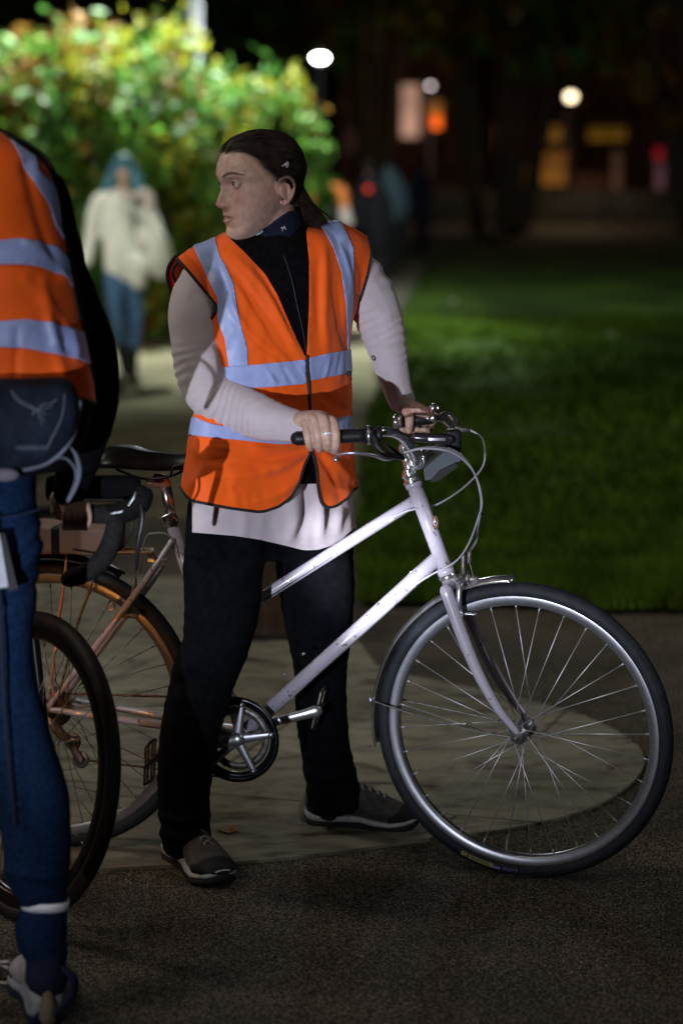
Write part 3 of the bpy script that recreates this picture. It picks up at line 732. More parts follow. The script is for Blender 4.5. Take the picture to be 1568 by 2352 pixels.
    # stays
    V, F = join([tube([hub + ax * .055 + fw * -.012, wp(176, .10, .055), wp(173, R1 - .09, .042), wp(172, R1 + .012, .027)], .0021, n=8, sub=8)]); mk('mudguard_stay', V, F, M['dull_steel'], gd)
    V, F = ellipsoid(wp(172, R1 + .012, .027), (.007, .006, .008), n=10); mk('stay_bolt', V, F, M['alu'], gd)
    V, F = tube([hub - ax * .055 + fw * -.012, wp(176, .10, -.055), wp(173, R1 - .09, -.042), wp(172, R1 + .012, -.027)], .0021, n=8, sub=8); mk('mudguard_stay', V, F, M['dull_steel'], gd)
    # valve
    V, F = join([tube([wp(262, R1 - .055), wp(262, R1 - .085)], .003, n=8, caps='flat'), tube([wp(262, R1 - .083), wp(262, R1 - .094)], .002, n=8)]); mk('valve', V, F, M['chrome'], t)
    # brake caliper in front of the fork crown
    bc = cr + fw * .034 + up * .012
    br = tube([cr + fw * .01 + up * .008, bc + fw * .028], .009, n=14); 
    caliper = mk('brake_caliper', *join([br, lathe([(0, -.006), (.013, -.006), (.015, 0), (.013, .006), (0, .006)], bc + fw * .01, fw, 16), lathe([(0, -.006), (.011, -.006), (.011, .006), (0, .006)], bc - fw * .006, fw, 16)]), M['dull_steel'], t)
    for s in (1, -1):
        o = ax * s
        q0 = bc + o * .006; pts = [q0, bc + o * .034 - up * .010, bc + o * .041 - up * .045, bc + o * .030 - up * .075]
        V, F = tube(pts, [.008, .0085, .007, .008], n=12, sub=8, flat=.75); mk('brake_arm', V, F, M['alu'], caliper)
        e = bc + o * .028 - up * .078; ring = lathe([(.006, -.003), (.0105, -.003), (.0105, .003), (.006, .003)], e + o * .010, ax, 18, closed=True)
        V, F = join([ring, tube([e + o * .012, e - o * .004], .0055, n=10)]); mk('pad_holder', V, F, M['alu'], caliper)
        V, F = join([tube([e - o * .004 - fw * .012, e - o * .004 + fw * .034], [.006, .005], n=10, flat=.6)]); mk('brake_pad', V, F, M['black_plastic'] if s < 0 else M['alu'], caliper)
    q = bc + ax * .008 + up * .014; V, F = join([tube([q, q + up * .040], .0062, n=10), tube([q + fw * .014 + up * .028, q + fw * .015 + up * .050], .006, n=10), tube([q + fw * .015 + up * .028, q + fw * .028 - up * .02], .0012, n=6)]); mk('cable_adjuster', V, F, M['dull_steel'], caliper)
    cab_end = q + fw * .015 + up * .05
    # stem and bars
    s0 = p(947, 1100); s1 = p(931, 1046)
    V, F = tube([s0 - sa * .01, s1 + sa * .01], [.0118, .0118], n=24, caps='flat'); 
    clampC = p(962, 1058) + ax * -.004
    V2 = tube([s1 + sa * .004, s1 + sa * .022 + fw * .006, clampC + up * .018], [.0118, .0135, .0150], n=20, sub=6)
    V3 = lathe([(.013, -.02), (.019, -.018), (.0195, .018), (.013, .02)], clampC, ax, 24, closed=True)
    stem = mk('stem', *join([(V, F), V2, V3]), M['chrome'], t)
    # handlebar (swept-back city bar)
    Yg = 5.40; g_end = at(682, 1007, Yg); g_in = at(846, 999, Yg + .01)
    Yf = 5.83; h_end = at(913, 968, Yf); h_in = at(1005, 958, Yf - .01)
    bar_pts = [g_end, at(770, 1003, Yg), g_in, at(880, 992, 5.42), at(915, 1000, 5.465), at(945, 1034, 5.53), clampC + ax * .02, clampC - ax * .02, at(1012, 1025, 5.70), at(1045, 990, 5.78), at(1035, 958, 5.82), h_in, at(960, 963, Yf), h_end]
    V, F = tube(bar_pts, .0112, n=18, sub=8); bar = mk('handlebar', V, F, M['chrome'], t)
    V, F = tube([g_end, at(765, 1003, Yg), at(832, 1000, Yg)], [.0165, .0160, .0155], n=24, sub=8); mk('grip', V, F, M['black_plastic'], bar)
    V, F = tube([at(925, 967, Yf), at(990, 960, Yf)], [.0155, .0155], n=24); mk('grip', V, F, M['black_plastic'], bar)
    V, F = lathe([(0, 0), (.0165, .001), (.0175, .006), (.0165, .022), (.0, .022)], h_end - Vector((.012, 0, 0)), (1, 0, 0), 20); mk('bar_end_cap', V, F, M['chrome'], bar)
    # twist shifter ring and clamp
    gx = (g_in - g_end).normalized()
    c = at(836, 1000, Yg); V, F = lathe([(.015, 0), (.0205, .001), (.0215, .010), (.0205, .020), (.015, .022)], c, gx, 28, closed=True); mk('shifter', V, F, M['black_plastic'], bar)
    V, F = lathe([(.021, 0), (.0222, .0015), (.0222, .005), (.021, .0065)], c + gx * .006, gx, 28, closed=True); mk('shifter_ring', V, F, M['alu'], bar)
    V, F = lathe([(.012, 0), (.0185, .001), (.0185, .014), (.012, .015)], c + gx * .026, gx, 24, closed=True); mk('lever_clamp', V, F, M['black_plastic'], bar)
    # brake lever, near side
    body = [at(858, 1004, Yg - .012), at(868, 1028, Yg - .018), at(890, 1045, Yg - .015), at(925, 1052, 5.46)]
    lv = mk('brake_lever', *join([tube(body, [.012, .0125, .010, .007], n=14, sub=6, flat=.7), tube([at(884, 1020, 5.40), at(905, 1036, 5.43), at(922, 1046, 5.45)], [.006, .008, .006], n=10, flat=.5)]), M['black_plastic'], bar)
    blade = [at(905, 1050, 5.42), at(885, 1054, 5.37), at(860, 1046, 5.345), at(820, 1041, 5.335), at(790, 1042, 5.34), at(775, 1048, 5.345), at(771, 1056, 5.35)]
    V, F = tube(blade, [.007, .0085, .0070, .0062, .0055, .0045, .0050], n=12, sub=8, flat=.6); mk('lever_blade', V, F, mat('alu_lever', (.50, .47, .53), .3, .9), lv)
    V, F = ellipsoid(at(771, 1055, 5.35), (.0065, .0065, .0065), n=14); mk('lever_ball', V, F, M['chrome'], lv)
    # far brake lever and bell
    fl = mk('brake_lever', *join([tube([at(1010, 960, 5.80), at(1030, 972, 5.79), at(1055, 985, 5.77), at(1075, 988, 5.77)], [.012, .013, .010, .006], n=14, sub=5, flat=.7)]), M['dull_steel'], bar)
    V, F = tube([at(1020, 968, 5.78), at(1038, 985, 5.76), at(1030, 1008, 5.75), at(1020, 1025, 5.76)], [.009, .010, .009, .005], n=12, sub=8, flat=.5); mk('lever_blade', V, F, M['chrome'], fl)
    bell = mk('bell', *lathe([(0, .020), (.010, .018), (.017, .010), (.0185, 0), (.016, -.003), (0, -.003)], at(998, 945, 5.78), (0.1, -.35, 1), 28), M['chrome'], bar)
    V, F = join([tube([at(998, 948, 5.78), at(1000, 968, 5.79)], .005, n=8), tube([at(988, 955, 5.765), at(984, 965, 5.76)], .003, n=8)]); mk('bell_bracket', V, F, M['dull_steel'], bell)
    # front lamp and phone-like box on the bar
    lampc = at(1000, 1008, 5.52)
    V, F = tube([at(952, 1004, 5.50), at(1030, 1010, 5.50)], [.013, .0145], n=18, flat=.85); ld = mk('front_light', V, F, mat('smoky_lamp', (.045, .035, .05), .2, .4), t)
    V, F = box(at(1040, 1012, 5.53), (.036, .05, .052), bev=.006); mk('light_head', V, F, M['black_plastic'], ld)
    V, F = box(at(1003, 1009, 5.484), (.040, .003, .008), bev=.001); mk('light_window', V, F, M['alu'], ld)
    pts = [at(a, b, 5.56) for a, b in ((985, 1062), (1018, 1035), (1052, 1030), (1062, 1045), (1040, 1075), (1000, 1098), (975, 1100), (972, 1075))]
    V, F = extrude_poly(pts, Vector((0, .045, 0))); mk('mount_block', V, F, mat('blue_grey_plastic', (.055, .07, .085), .5), ld, smooth=False)
    pts = [at(a, b, 5.55) for a, b in ((1008, 1078), (1045, 1060), (1050, 1068), (1005, 1102), (985, 1104))]
    V, F = extrude_poly(pts, Vector((0, .055, 0))); mk('mount_strap', V, F, M['black_plastic'], ld, smooth=False)
    # cables
    def cab(pts, r=.0026, nm='cable'):
        V, F = tube(pts, r, n=8, sub=10); return mk(nm, V, F, M['cable'], t)
    cab([at(925, 1040, 5.45), at(975, 1030, 5.45), at(1040, 1040, 5.47), at(1085, 1080, 5.50), at(1103, 1135, 5.53), at(1103, 1180, 5.56), at(1093, 1240, 5.60), p(1089, 1300) if False else cab_end], .003)
    cab([at(935, 1038, 5.45), at(985, 1027, 5.46), at(1050, 1040, 5.48), at(1090, 1090, 5.50), at(1106, 1150, 5.52), at(1096, 1195, 5.54), at(1075, 1250, 5.56), at(1045, 1290, 5.57), p(990, 1320, .02), p(948, 1346, .015)], .0024)
    cab([at(1078, 987, 5.77), at(1105, 1005, 5.76), at(1113, 1040, 5.74), at(1106, 1075, 5.72), at(1070, 1115, 5.68), at(1020, 1150, 5.64), p(972, 1172, -.025)], .0024)
    cab([p(958, 1168, .018), p(930, 1175, .022), p(898, 1190, .016)], .0026)
    for u, v in ((897, 1192), (946, 1346)):
        V, F = tube([p(u - 4, v + 3, .014), p(u + 6, v - 3, .016)], .0048, n=10); mk('cable_stop', V, F, mat('cream_stop', (.6, .56, .45), .5), frame)
    V, F = tube([at(1098, 1178, 5.545), at(1108, 1180, 5.545)], .004, n=8); mk('cable_tie', V, F, M['black_plastic'], t)
    V, F = tube([p(946, 1350, .012), p(600, 1665, .02)], .0009, n=6); mk('brake_wire', V, F, M['cable'], frame)
    V, F = tube([p(890, 1196, .010), p(610, 1377, .012)], .0016, n=6); mk('brake_wire', V, F, M['black_plastic'], frame)
    # crankset
    cc = bb + n * .052; Rc = .098
    V, F = lathe([(Rc - .016, -.0015), (Rc, -.0015), (Rc + .002, 0), (Rc, .0015), (Rc - .016, .0015)], cc - n * .004, n, 96, closed=True)
    teeth = []
    for k in range(48):
        a = 2 * math.pi * k / 48; d = f * math.cos(a) + up * math.sin(a); tg = -f * math.sin(a) + up * math.cos(a)
        q = [cc - n * .004 + d * (Rc) - tg * .0035, cc - n * .004 + d * (Rc + .0065), cc - n * .004 + d * Rc + tg * .0035]; teeth.append(extrude_poly(q, n * .002))
    gring = lathe([(Rc - .007, .0), (Rc + .006, .0), (Rc + .007, .002), (Rc - .007, .002)], cc + n * .003, n, 96, closed=True)
    cs = mk('chainring', *join([(V, F), gring] + teeth), mat('dark_chainring', (.05, .05, .06), .28, .9, var=.4, vscale=60), t)
    for k in range(5):
        a = math.radians(10 + 72 * k); d = f * math.cos(a) + up * math.sin(a)
        V, F = join([tube([cc + d * .008, cc + d * (Rc - .022), cc + d * (Rc - .006)], [.013, .0085, .0075], n=12, flat=.45, up=n), lathe([(0, 0), (.006, 0), (.006, .006), (0, .006)], cc + d * (Rc - .012) + n * .002, n, 12)]); mk('spider_arm', V, F, M['alu'], cs)
    V, F = lathe([(0, 0), (.016, 0), (.017, .006), (.013, .012), (0, .012)], cc, n, 24); mk('crank_cap', V, F, M['dull_steel'], cs)
    # smaller ring behind
    V, F = lathe([(.060, -.001), (.078, -.001), (.078, .001), (.060, .001)], cc - n * .012, n, 64, closed=True); mk('inner_chainring', V, F, M['dull_steel'], cs)
    def crank(side, u, v, name='crank'):
        c0 = bb + n * side * .062; e = onplane(u, v, K.A + n * side * .070, n); d = (e - c0).normalized(); e = c0 + d * (.172 if side < 0 else .200) + n * side * .004
        c = mk(name, *join([tube([c0 - d * .006, c0 + d * .03, c0 + d * .13, e + d * .004], [.0165, .0125, .0120, .0150], n=16, sub=6, flat=.55, up=n), lathe([(.004, 0), (.0095, 0), (.0095, .003), (.004, .003)], e + n * side * .008, n * side, 18, closed=True)]), M['alu'], t)
        tilt = rot(d, n, 1.05 * 1) if side < 0 else rot(d, n, 1.3)
        pc = e + n * side * .055; a_ = tilt; b_ = n
        parts = [tube([e, e + n * side * .10], .007, n=10)]
        for q in (1, -1):
            parts.append(tube([pc + a_ * q * .045 - b_ * .04, pc + a_ * q * .048, pc + a_ * q * .045 + b_ * .04], [.0035, .0045, .0035], n=8))
        for q in (-.042, -.016, .016, .042):
            parts.append(tube([pc - a_ * .045 + b_ * q, pc + a_ * .045 + b_ * q], .0032, n=8))
        mk('pedal', *join(parts), M['dull_steel'], c)
    crank(-1, 742, 1630); crank(1, 330, 1742)
    # chain and rear gear
    rc = rh + n * .046
    def rline(a, b, w=.0045):
        L_ = (b - a).length; k = int(L_ / .0127); parts = []
        for i in range(k):
            x = a.lerp(b, (i + .5) / k); d = (b - a).normalized(); parts.append(tube([x - d * .0055, x + d * .0055], .0042, n=8, flat=.8)) if i % 2 else parts.append(tube([x - d * .006, x + d * .006], .003, n=6))
        return parts
    ru = rc + up * .038; rl = rh + n * .044 + f * .075 - up * .125
    for a_, b_ in ((cc + up * Rc - n * .004, ru), (cc - up * Rc - n * .004, rl + f * .01), (ru - up * .076, rl - f * .02 + up * .03)): mk('chain_run', *join(rline(a_, b_)), M['chain'], t)
    parts = []
    for i, r in enumerate((.050, .044, .038, .033, .028)):
        parts.append(lathe([(.012, -.001), (r, -.001), (r + .002, 0), (r, .001), (.012, .001)], rh + n * (.028 + .005 * i), n, 36, closed=True))
    mk('cassette', *join(parts), M['dull_steel'], t)
    pj = []
    for q in (rh + n * .045 + f * .055 - up * .080, rl):
        pj.append(lathe([(.004, -.003), (.020, -.003), (.022, 0), (.020, .003), (.004, .003)], q, n, 14, closed=True))
    pj += [tube([rh + n * .05 - up * .02, rh + n * .058 + f * .02 - up * .05, rh + n * .05 + f * .055 - up * .08], [.014, .016, .012], n=12, flat=.6), tube([rh + n * .053 + f * .055 - up * .08, rh + n * .053 + f * .062 - up * .10, rl + n * .008], [.012, .011, .010], n=10, flat=.35, up=n)]
    mk('derailleur', *join(pj), M['dull_steel'], t)
    # rear wheel and its guard
    wheel(t, rh, n, f, R1 - .002, .019, 36, hubw=.045, phase=.03, rim_m=mat('worn_rim', (.26, .25, .26), .4, .85), spoke_m=M['dull_steel'])
    def wp2(ang, r, o=0.0): a = math.radians(ang); return rh + (f * math.cos(a) + up * math.sin(a)) * r + n * o
    guard(t, wp2, 62, 215, R1 + .018, .024, M['black_metal'], 'mudguard')
    # rear brake
    q = wp2(54, R1 + .006); rb = mk('brake_caliper', *join([tube([q - n * .03, q + n * .045], .008, n=10), tube([q + n * .04 + up * .03, q + n * .048 - up * .0, wp2(50, R1 - .05, .04)], [.006, .007, .006], n=10), tube([wp2(50, R1 - .05, .045) - f * .02, wp2(50, R1 - .05, .045) + f * .02], .007, n=10)]), M['dull_steel'], t)
    V, F = lathe([(.005, -.003), (.010, -.003), (.010, .003), (.005, .003)], wp2(58, R1 - .055, .055), n, 14, closed=True); mk('pad_holder', V, F, M['alu'], rb)
    V, F = tube([p(412, 1280, .03), p(405, 1250, .05), p(385, 1228, .06), p(355, 1225, .06), p(335, 1238, .05), q + up * .04], .0022, n=8, sub=8); mk('cable', V, F, M['cable'], t)
    # seat post, clamp, saddle
    sd = (st0 - bb).normalized()
    sp1 = p(376, 1100); V, F = tube([st0 - sd * .02, p(381, 1118)], .0135, n=24, caps='flat'); post = mk('seat_post', V, F, mat('steel_post', (.60, .52, .52), .25, .95, var=.3, vscale=40), t)
    V, F = box(p(357, 1112, .0), (.045, .03, .016), bev=.004); mk('post_head', V, F, M['copper'], post)
    V, F = join([tube([p(381, 1120), p(374, 1103), p(360, 1096)], [.0138, .014, .010], n=16)]); mk('post_top', V, F, M['copper'], post)
    V, F = join([lathe([(.0155, -.012), (.0185, -.012), (.0185, .012), (.0155, .012)], st0, sd, 24, closed=True), tube([p(398, 1178, .02), p(368, 1190, .026)], [.008, .0055], n=12, flat=.7)]); mk('seat_clamp', V, F, M['chrome'], post)
    # saddle: lofted shell
    rings = []
    for u, vt, wd, dp in ((236, 1046, .055, .020), (245, 1038, .078, .030), (268, 1036, .086, .034), (300, 1038, .078, .033), (335, 1044, .055, .029), (370, 1049, .036, .025), (405, 1050, .024, .022), (440, 1046, .020, .020), (470, 1046, .017, .016), (482, 1050, .010, .010)):
        c = p(u, vt + 14); rg = []
        for k in range(28):
            a = 2 * math.pi * k / 28; x = math.cos(a); z = math.sin(a)
            drop = -.012 * abs(x) ** 2
            if wd > .04: drop += -.006 * (1 - abs(x)) ** 3
            rg.append(list(c + n * wd * x + up * (dp * (z if z > 0 else z * .55) + drop)))
        rings.append(np.array(rg))
    rings = [r for r in crom(np.array([r.ravel() for r in rings]), 4).reshape(-1, 28, 3)]
    V, F = ring_loft(rings); sad = mk('saddle', V, F, M['saddle'], t)
    for s in (1, -1):
        V, F = tube([p(268, 1078, .03 * s), p(320, 1098, .022 * s), p(372, 1098, .022 * s), p(415, 1084, .012 * s), p(420, 1062, .008 * s)], .0033, n=8, sub=8); mk('saddle_rail', V, F, M['black_metal'], sad)
    V, F = join([tube([p(392, 1092, .03), p(400, 1072, .03), p(420, 1068, .03)], .003, n=8)]); mk('loop', V, F, M['black_plastic'], sad)
    # rack
    rk = mk('rear_rack', *join([tube([p(-60, 1268, .05), p(350, 1270, .045)], .0045, n=10), tube([p(-60, 1262, -.05), p(350, 1262, -.045)], .0045, n=10), tube([p(350, 1270, .045), p(350, 1262, -.045)], .0045, n=10), tube([p(180, 1266, .05), p(180, 1262, -.05)], .004, n=8), tube([p(350, 1268, .045), p(362, 1288, .035)], .004, n=8)]),
            mat('bronze_rack', (.42, .30, .20), .4, .7, var=.2), t)
    for s in (1, -1):
        V, F = tube([p(152, 1272, .05 * s), p(152, 1300, .055 * s), p(118, 1560, .066 * s), p(125, 1600, .066 * s)], .0038, n=8, smoothpath=False); mk('rack_strut', V, F, M['copper'], rk)
        V, F = tube([p(235, 1272, .05 * s), p(180, 1430, .06 * s), p(135, 1600, .066 * s)], .0034, n=8); mk('rack_strut', V, F, M['dull_steel'], rk)
    V, F = join([box(p(243, 1272, .0), (.045, .10, .020), bev=.003)]); mk('rack_reflector', V, F, M['black_plastic'], rk)
    V, F = join([box(p(362, 1287, .035), (.05, .008, .018), K_rot(), .003)]); mk('rack_bracket', V, F, M['alu'], rk)
    # writing on the front tyre side
    def txt(s, ang0, r, size, m, flip=True):
        cu = bpy.data.curves.new('txt', 'FONT'); cu.body = s; cu.size = size; cu.align_x = 'CENTER'; cu.extrude = 0.0003
        to = bpy.data.objects.new('txt', cu); COL.objects.link(to); dg = bpy.context.evaluated_depsgraph_get(); me = bpy.data.meshes.new_from_object(to.evaluated_get(dg))
        Vt = np.array([v.co[:] for v in me.vertices]); Ft = [list(q.vertices) for q in me.polygons]; bpy.data.objects.remove(to); bpy.data.meshes.remove(me)
        # letters run round the wheel with their tops to the hub's far side: read upside down at the bottom
        out = []
        for x, y, z in Vt:
            a = math.radians(ang0) - x / r ; rr = r - .0 + y
            off = .0175 - ((rr - (R1 - .0185)) ** 2) / .04
            o_ = math.sqrt(max(0, .0187 ** 2 - (rr - (R1 - .0185)) ** 2))
            out.append(list(hub + (fw * math.cos(a) + w_up * math.sin(a)) * rr + ax * (o_ + z + .0006)))
        return mk('tyre_lettering', np.array(out), Ft, m, t, smooth=False)
    def band(a0, a1, r0, r1, m):
        V = []; F = []; k = 16; q = 5
        for i in range(k + 1):
            a = math.radians(a0 + (a1 - a0) * i / k)
            for j in range(q + 1):
                rr = r0 + (r1 - r0) * j / q; o_ = math.sqrt(max(0, .0186 ** 2 - (rr - (R1 - .0185)) ** 2)); V.append(list(hub + (fw * math.cos(a) + w_up * math.sin(a)) * rr + ax * (o_ + .0004)))
        for i in range(k):
            for j in range(q): F.append([i * (q + 1) + j, (i + 1) * (q + 1) + j, (i + 1) * (q + 1) + j + 1, i * (q + 1) + j + 1])
        mk('tyre_label', V, F, m, t)
    rt = R1 - .019
    band(244.5, 247, rt - .004, rt + .007, M['decal_yellow']); band(247.6, 258.5, rt - .0045, rt + .0065, M['decal_yellow'])
    txt('VREDESTEIN', 253, rt - .0035, .0095, M['black_plastic']); txt('S', 245.8, rt - .003, .010, M['black_plastic'])
    band(258.2, 261.5, rt - .0005, rt + .006, M['decal_purple']); txt('S-LICKS', 265.5, rt - .003, .0105, M['decal_purple'])
    return t, dict(g_end=g_end, g_in=g_in, h_end=h_end, rh=rh, hub=hub, ax=ax, fw=fw)
def K_rot(): 
    a = math.atan2(K.f.y, K.f.x); return Matrix.Rotation(a, 4, 'Z') @ Matrix.Rotation(math.radians(12), 4, 'Y')
HB, HP = her_bike()
# tan box strapped on the rack
def rack_box():
    c = K.p(150, 1232, 0); a = math.atan2(K.f.y, K.f.x); V, F = box(c, (.26, .15, .062), Matrix.Rotation(a, 4, 'Z'), .006)
    t = mk('cardboard_box', V, F, M['tan_box'], None, smooth=False); tag(t, 'flat tan box lying on the rear rack of the lilac bicycle', 'box')
    V, F = box(c, (.022, .154, .066), Matrix.Rotation(a, 4, 'Z'), .004); mk('strap', V, F, M['black_plastic'], t, smooth=False)
rack_box()

# ------------------------------------------------------------------ the drop-bar bicycle on the left, closer to us
def mans_bike():
    R = 0.346; C = at(68, 1775, 5.25); C.z = R
    th = math.radians(-51); fw = Vector((math.cos(th), math.sin(th), 0)); ax = Vector((-fw.y, fw.x, 0)); ax = (Quaternion(fw, math.radians(9)) @ ax).normalized()
    if ax.z > 0: ax = (Quaternion(fw, math.radians(-18)) @ ax).normalized()
    t = empty('bicycle', (C.x, C.y, 0), 'black drop bar bicycle at the left held by the person in blue jeans', 'bicycle')
    dk = M['black_metal']
    wheel(t, C, ax, fw, R, .0175, 28, spoke_m=M['dull_steel'], rim_m=mat('dark_rim', (.03, .018, .014), .3, .7), hubw=.045, rimh=.030, tyre_m=mat('brown_wall_tyre', (.016, .0095, .0075), .65, spec=.25, var=.3))
    up = Vector((0, 0, 1))
    ht1 = at(112, 1405, 5.20) ; 
    # bars
    Y = 4.98
    bars = [at(20, 1178, 5.30), at(90, 1180, 5.12), at(150, 1176, 5.02), at(215, 1180, Y), at(265, 1190, Y)]
    drop = [at(150, 1172, 5.02), at(215, 1180, Y), at(262, 1186, Y - .01), at(262, 1225, Y - .02), at(238, 1280, Y - .01), at(200, 1315, Y), at(158, 1330, Y + .02)]
    bar = mk('handlebar', *join([tube([at(-160, 1182, 5.55), at(20, 1180, 5.28), at(150, 1172, 5.02)], [.0135] * 3, n=16)]), dk, t)
    V, F, P, Rr, nn = tube(drop, [.018, .0200, .0205, .0205, .0205, .0200, .018], n=20, sub=10, ret='path')
    mk('bar_tape', V, F, M['tape'], bar)
    V, F = tube([at(215, 1180, Y), at(272, 1178, Y - .01), at(312, 1165, Y - .02), at(330, 1140, Y - .02), at(326, 1128, Y - .02)], [.018, .022, .023, .021, .014], n=20, sub=8); hood = mk('brake_hood', V, F, mat('hood_rubber', (.006, .0055, .006), .85, spec=.12), bar)
    V, F = tube([at(322, 1150, Y - .03), at(328, 1190, Y - .04), at(318, 1250, Y - .04), at(315, 1305, Y - .03)], [.011, .010, .009, .007], n=14, sub=8, flat=.6); mk('lever_blade', V, F, dk, hood)
    V, F = tube([at(255, 1180, Y - .03), at(285, 1172, Y - .032), at(305, 1148, Y - .035), at(312, 1132, Y - .035)], [.003, .0045, .0045, .003], n=10, sub=6, flat=.6); mk('lever_trim', V, F, M['alu'], hood)
    V, F = tube([at(300, 1168, Y), at(300, 1230, Y), at(255, 1270, Y + .04), at(170, 1262, 5.12)], .0028, n=8, sub=8); mk('cable', V, F, M['black_plastic'], bar)
    # fork + head tube + frame behind the man's legs
    hb = C + up * (R + .09) - fw * .07; hT = C + up * (R + .30) - fw * .15
    for s in (1, -1):
        V, F = tube([C + ax * s * .05, C + ax * s * .052 + up * .10 - fw * .02, hb + ax * s * .045], [.008, .011, .014], n=14, sub=6); mk('fork_blade', V, F, dk, t)
    bbp = C - fw * .60 + Vector((0, 0, -.07)); seat = bbp - fw * .14 + up * .50; rh = C - fw * 1.02
    V, F = join([tube([hb + ax * .045, hb, hb - ax * .045], [.014, .018, .014], n=14), tube([hb - up * .01, hT], .021, n=20, caps='flat'), tube([hT - up * .03, seat], .016, n=16, caps='flat'), tube([hb + up * .03, bbp], .019, n=16, caps='flat'), tube([seat, bbp], .016, n=16),
                 tube([bbp, rh + ax * .06], .009, n=10), tube([bbp, rh - ax * .06], .009, n=10), tube([seat, rh + ax * .06], .008, n=10), tube([seat, rh - ax * .06], .008, n=10), tube([hT, hT + up * .05 - fw * .01, at(-160, 1182, 5.55)], .015, n=14)]); mk('frame', V, F, dk, t)
    wheel(t, rh, ax, fw, R, .018, 28, spoke_m=M['dull_steel'], rim_m=M['black_metal'], hubw=.055)
    # light clip on the bar
    V, F = box(at(238, 1148, 5.04), (.085, .02, .0035), bev=.001); mk('reflector_strip', V, F, mat('white_strip', (.8, .82, .9), .5), bar, smooth=False)
    V, F = box(at(215, 1122, 5.06), (.20, .05, .055), bev=.015); mk('bar_bag', V, F, mat('black_cloth', (.005, .005, .006), .95, spec=.04), bar)
    # assumed amber lamp hidden behind his leg: lights the rear of the lilac bike
    ap = at(8, 1520, 5.36); V, F = lathe([(0, -.02), (.02, -.02), (.022, .01), (.016, .015), (0, .015)], ap, (0.5, .8, -.1), 18); al = mk('assumed_amber_lamp', V, F, M['black_plastic'], t)
    V, F = ellipsoid(ap + Vector((.5, .8, -.1)).normalized() * .016, (.014, .014, .014), n=12); mk('assumed_amber_lens', V, F, emis('amber', (1, .4, .05), 12), al)
    lamp('assumed_amber_light', 'SPOT', ap + Vector((.5, .8, -.1)).normalized() * .04, 1.3, (1.0, 0.36, 0.05), 0.012, rh_her + Vector((.08, 0, .0)), 130, .5)
    # pedal and crank low on the left
    pc = at(20, 2225, 4.82); pp = [tube([pc + Vector((-.12, .08, .03)), pc], .009, n=10)]
    for q in (-1, 1): pp.append(tube([pc + Vector((-.05, -.02, .02 * q)), pc + Vector((.04, -.03, .025 * q))], .006, n=8)); pp.append(tube([pc + Vector((.045 * q - .005, 0, -.03)), pc + Vector((.045 * q - .005, -.03, .03))], .006, n=8))
    mk('pedal', *join(pp), M['dull_steel'], t)
    return t
rh_her = HP['rh']
MB = mans_bike()
# ================================================================== PEOPLE
def skin_mat(name, c1=(0.53, 0.33, 0.255), c2=(0.60, 0.395, 0.315)):
    m = mat(name, c1, 0.5, vscale=70, color2=c2, bump=0.18, bscale=420, sss=0.12, spec=0.45)
    nt = m.node_tree; b = nt.nodes['Principled BSDF']; src = b.inputs['Base Color'].links[0].from_socket
    a = nt.nodes.new('ShaderNodeAttribute'); a.attribute_name = 'rib'; mx = nt.nodes.new('ShaderNodeMix'); mx.data_type = 'RGBA'; mx.inputs[7].default_value = (0.46, 0.17, 0.14, 1)
    mu = nt.nodes.new('ShaderNodeMath'); mu.operation = 'MULTIPLY'; mu.inputs[1].default_value = .75
    nt.links.new(a.outputs['Fac'], mu.inputs[0]); nt.links.new(mu.outputs[0], mx.inputs[0]); nt.links.new(src, mx.inputs[6])
    a2 = nt.nodes.new('ShaderNodeAttribute'); a2.attribute_name = 'fuzz'; n3 = nt.nodes.new('ShaderNodeTexNoise'); n3.inputs['Scale'].default_value = 420
    tc = nt.nodes.new('ShaderNodeTexCoord'); nt.links.new(tc.outputs['Object'], n3.inputs['Vector']); m3 = nt.nodes.new('ShaderNodeMath'); m3.operation = 'MULTIPLY'; m4 = nt.nodes.new('ShaderNodeMath'); m4.operation = 'MULTIPLY_ADD'; m4.inputs[1].default_value = 1.6; m4.inputs[2].default_value = 0.1
    nt.links.new(n3.outputs['Fac'], m4.inputs[0]); nt.links.new(m4.outputs[0], m3.inputs[0]); nt.links.new(a2.outputs['Fac'], m3.inputs[1]); m3.use_clamp = True
    mh = nt.nodes.new('ShaderNodeMix'); mh.data_type = 'RGBA'; mh.inputs[7].default_value = (0.05, 0.032, 0.023, 1); nt.links.new(m3.outputs[0], mh.inputs[0]); nt.links.new(mx.outputs[2], mh.inputs[6]); nt.links.new(mh.outputs[2], b.inputs['Base Color']); return m
M['skin'] = skin_mat('skin')
M['hair'] = mat('dark_brown_hair', (0.014, 0.009, 0.007), 0.6, spec=.25, var=.3, vscale=40, color2=(.030, .019, .014))
M['orange'] = mat('hi_vis_orange', (1.0, 0.125, 0.005), 0.66, spec=0.3, var=0.05, vscale=14, bump=0.12, bscale=500, sheen=0.1)
M['refl'] = mat('reflective_tape', (0.36, 0.44, 0.78), 0.4, metal=0.0, var=0.07, vscale=45, bump=0.22, bscale=90)
M['piping'] = mat('black_piping', (0.012, 0.012, 0.013), 0.8)
M['fleece'] = mat('black_fleece', (0.0045, 0.0045, 0.0055), 0.95, spec=.06, var=.3, vscale=90, bump=.5, bscale=300)
M['trouser'] = mat('black_trouser', (0.0040, 0.0045, 0.0065), 0.95, spec=.06, var=.25, vscale=60, bump=.3, bscale=400)
M['knit'] = ribbed(mat('pale_pink_knit', (0.62, 0.54, 0.58), 0.85, var=.05, vscale=30, sheen=.2), 'rib', 1.0, 0.0008, 0.5, 0.88)
M['navy'] = mat('navy_cloth', (0.012, 0.015, 0.034), 0.9, spec=.15)

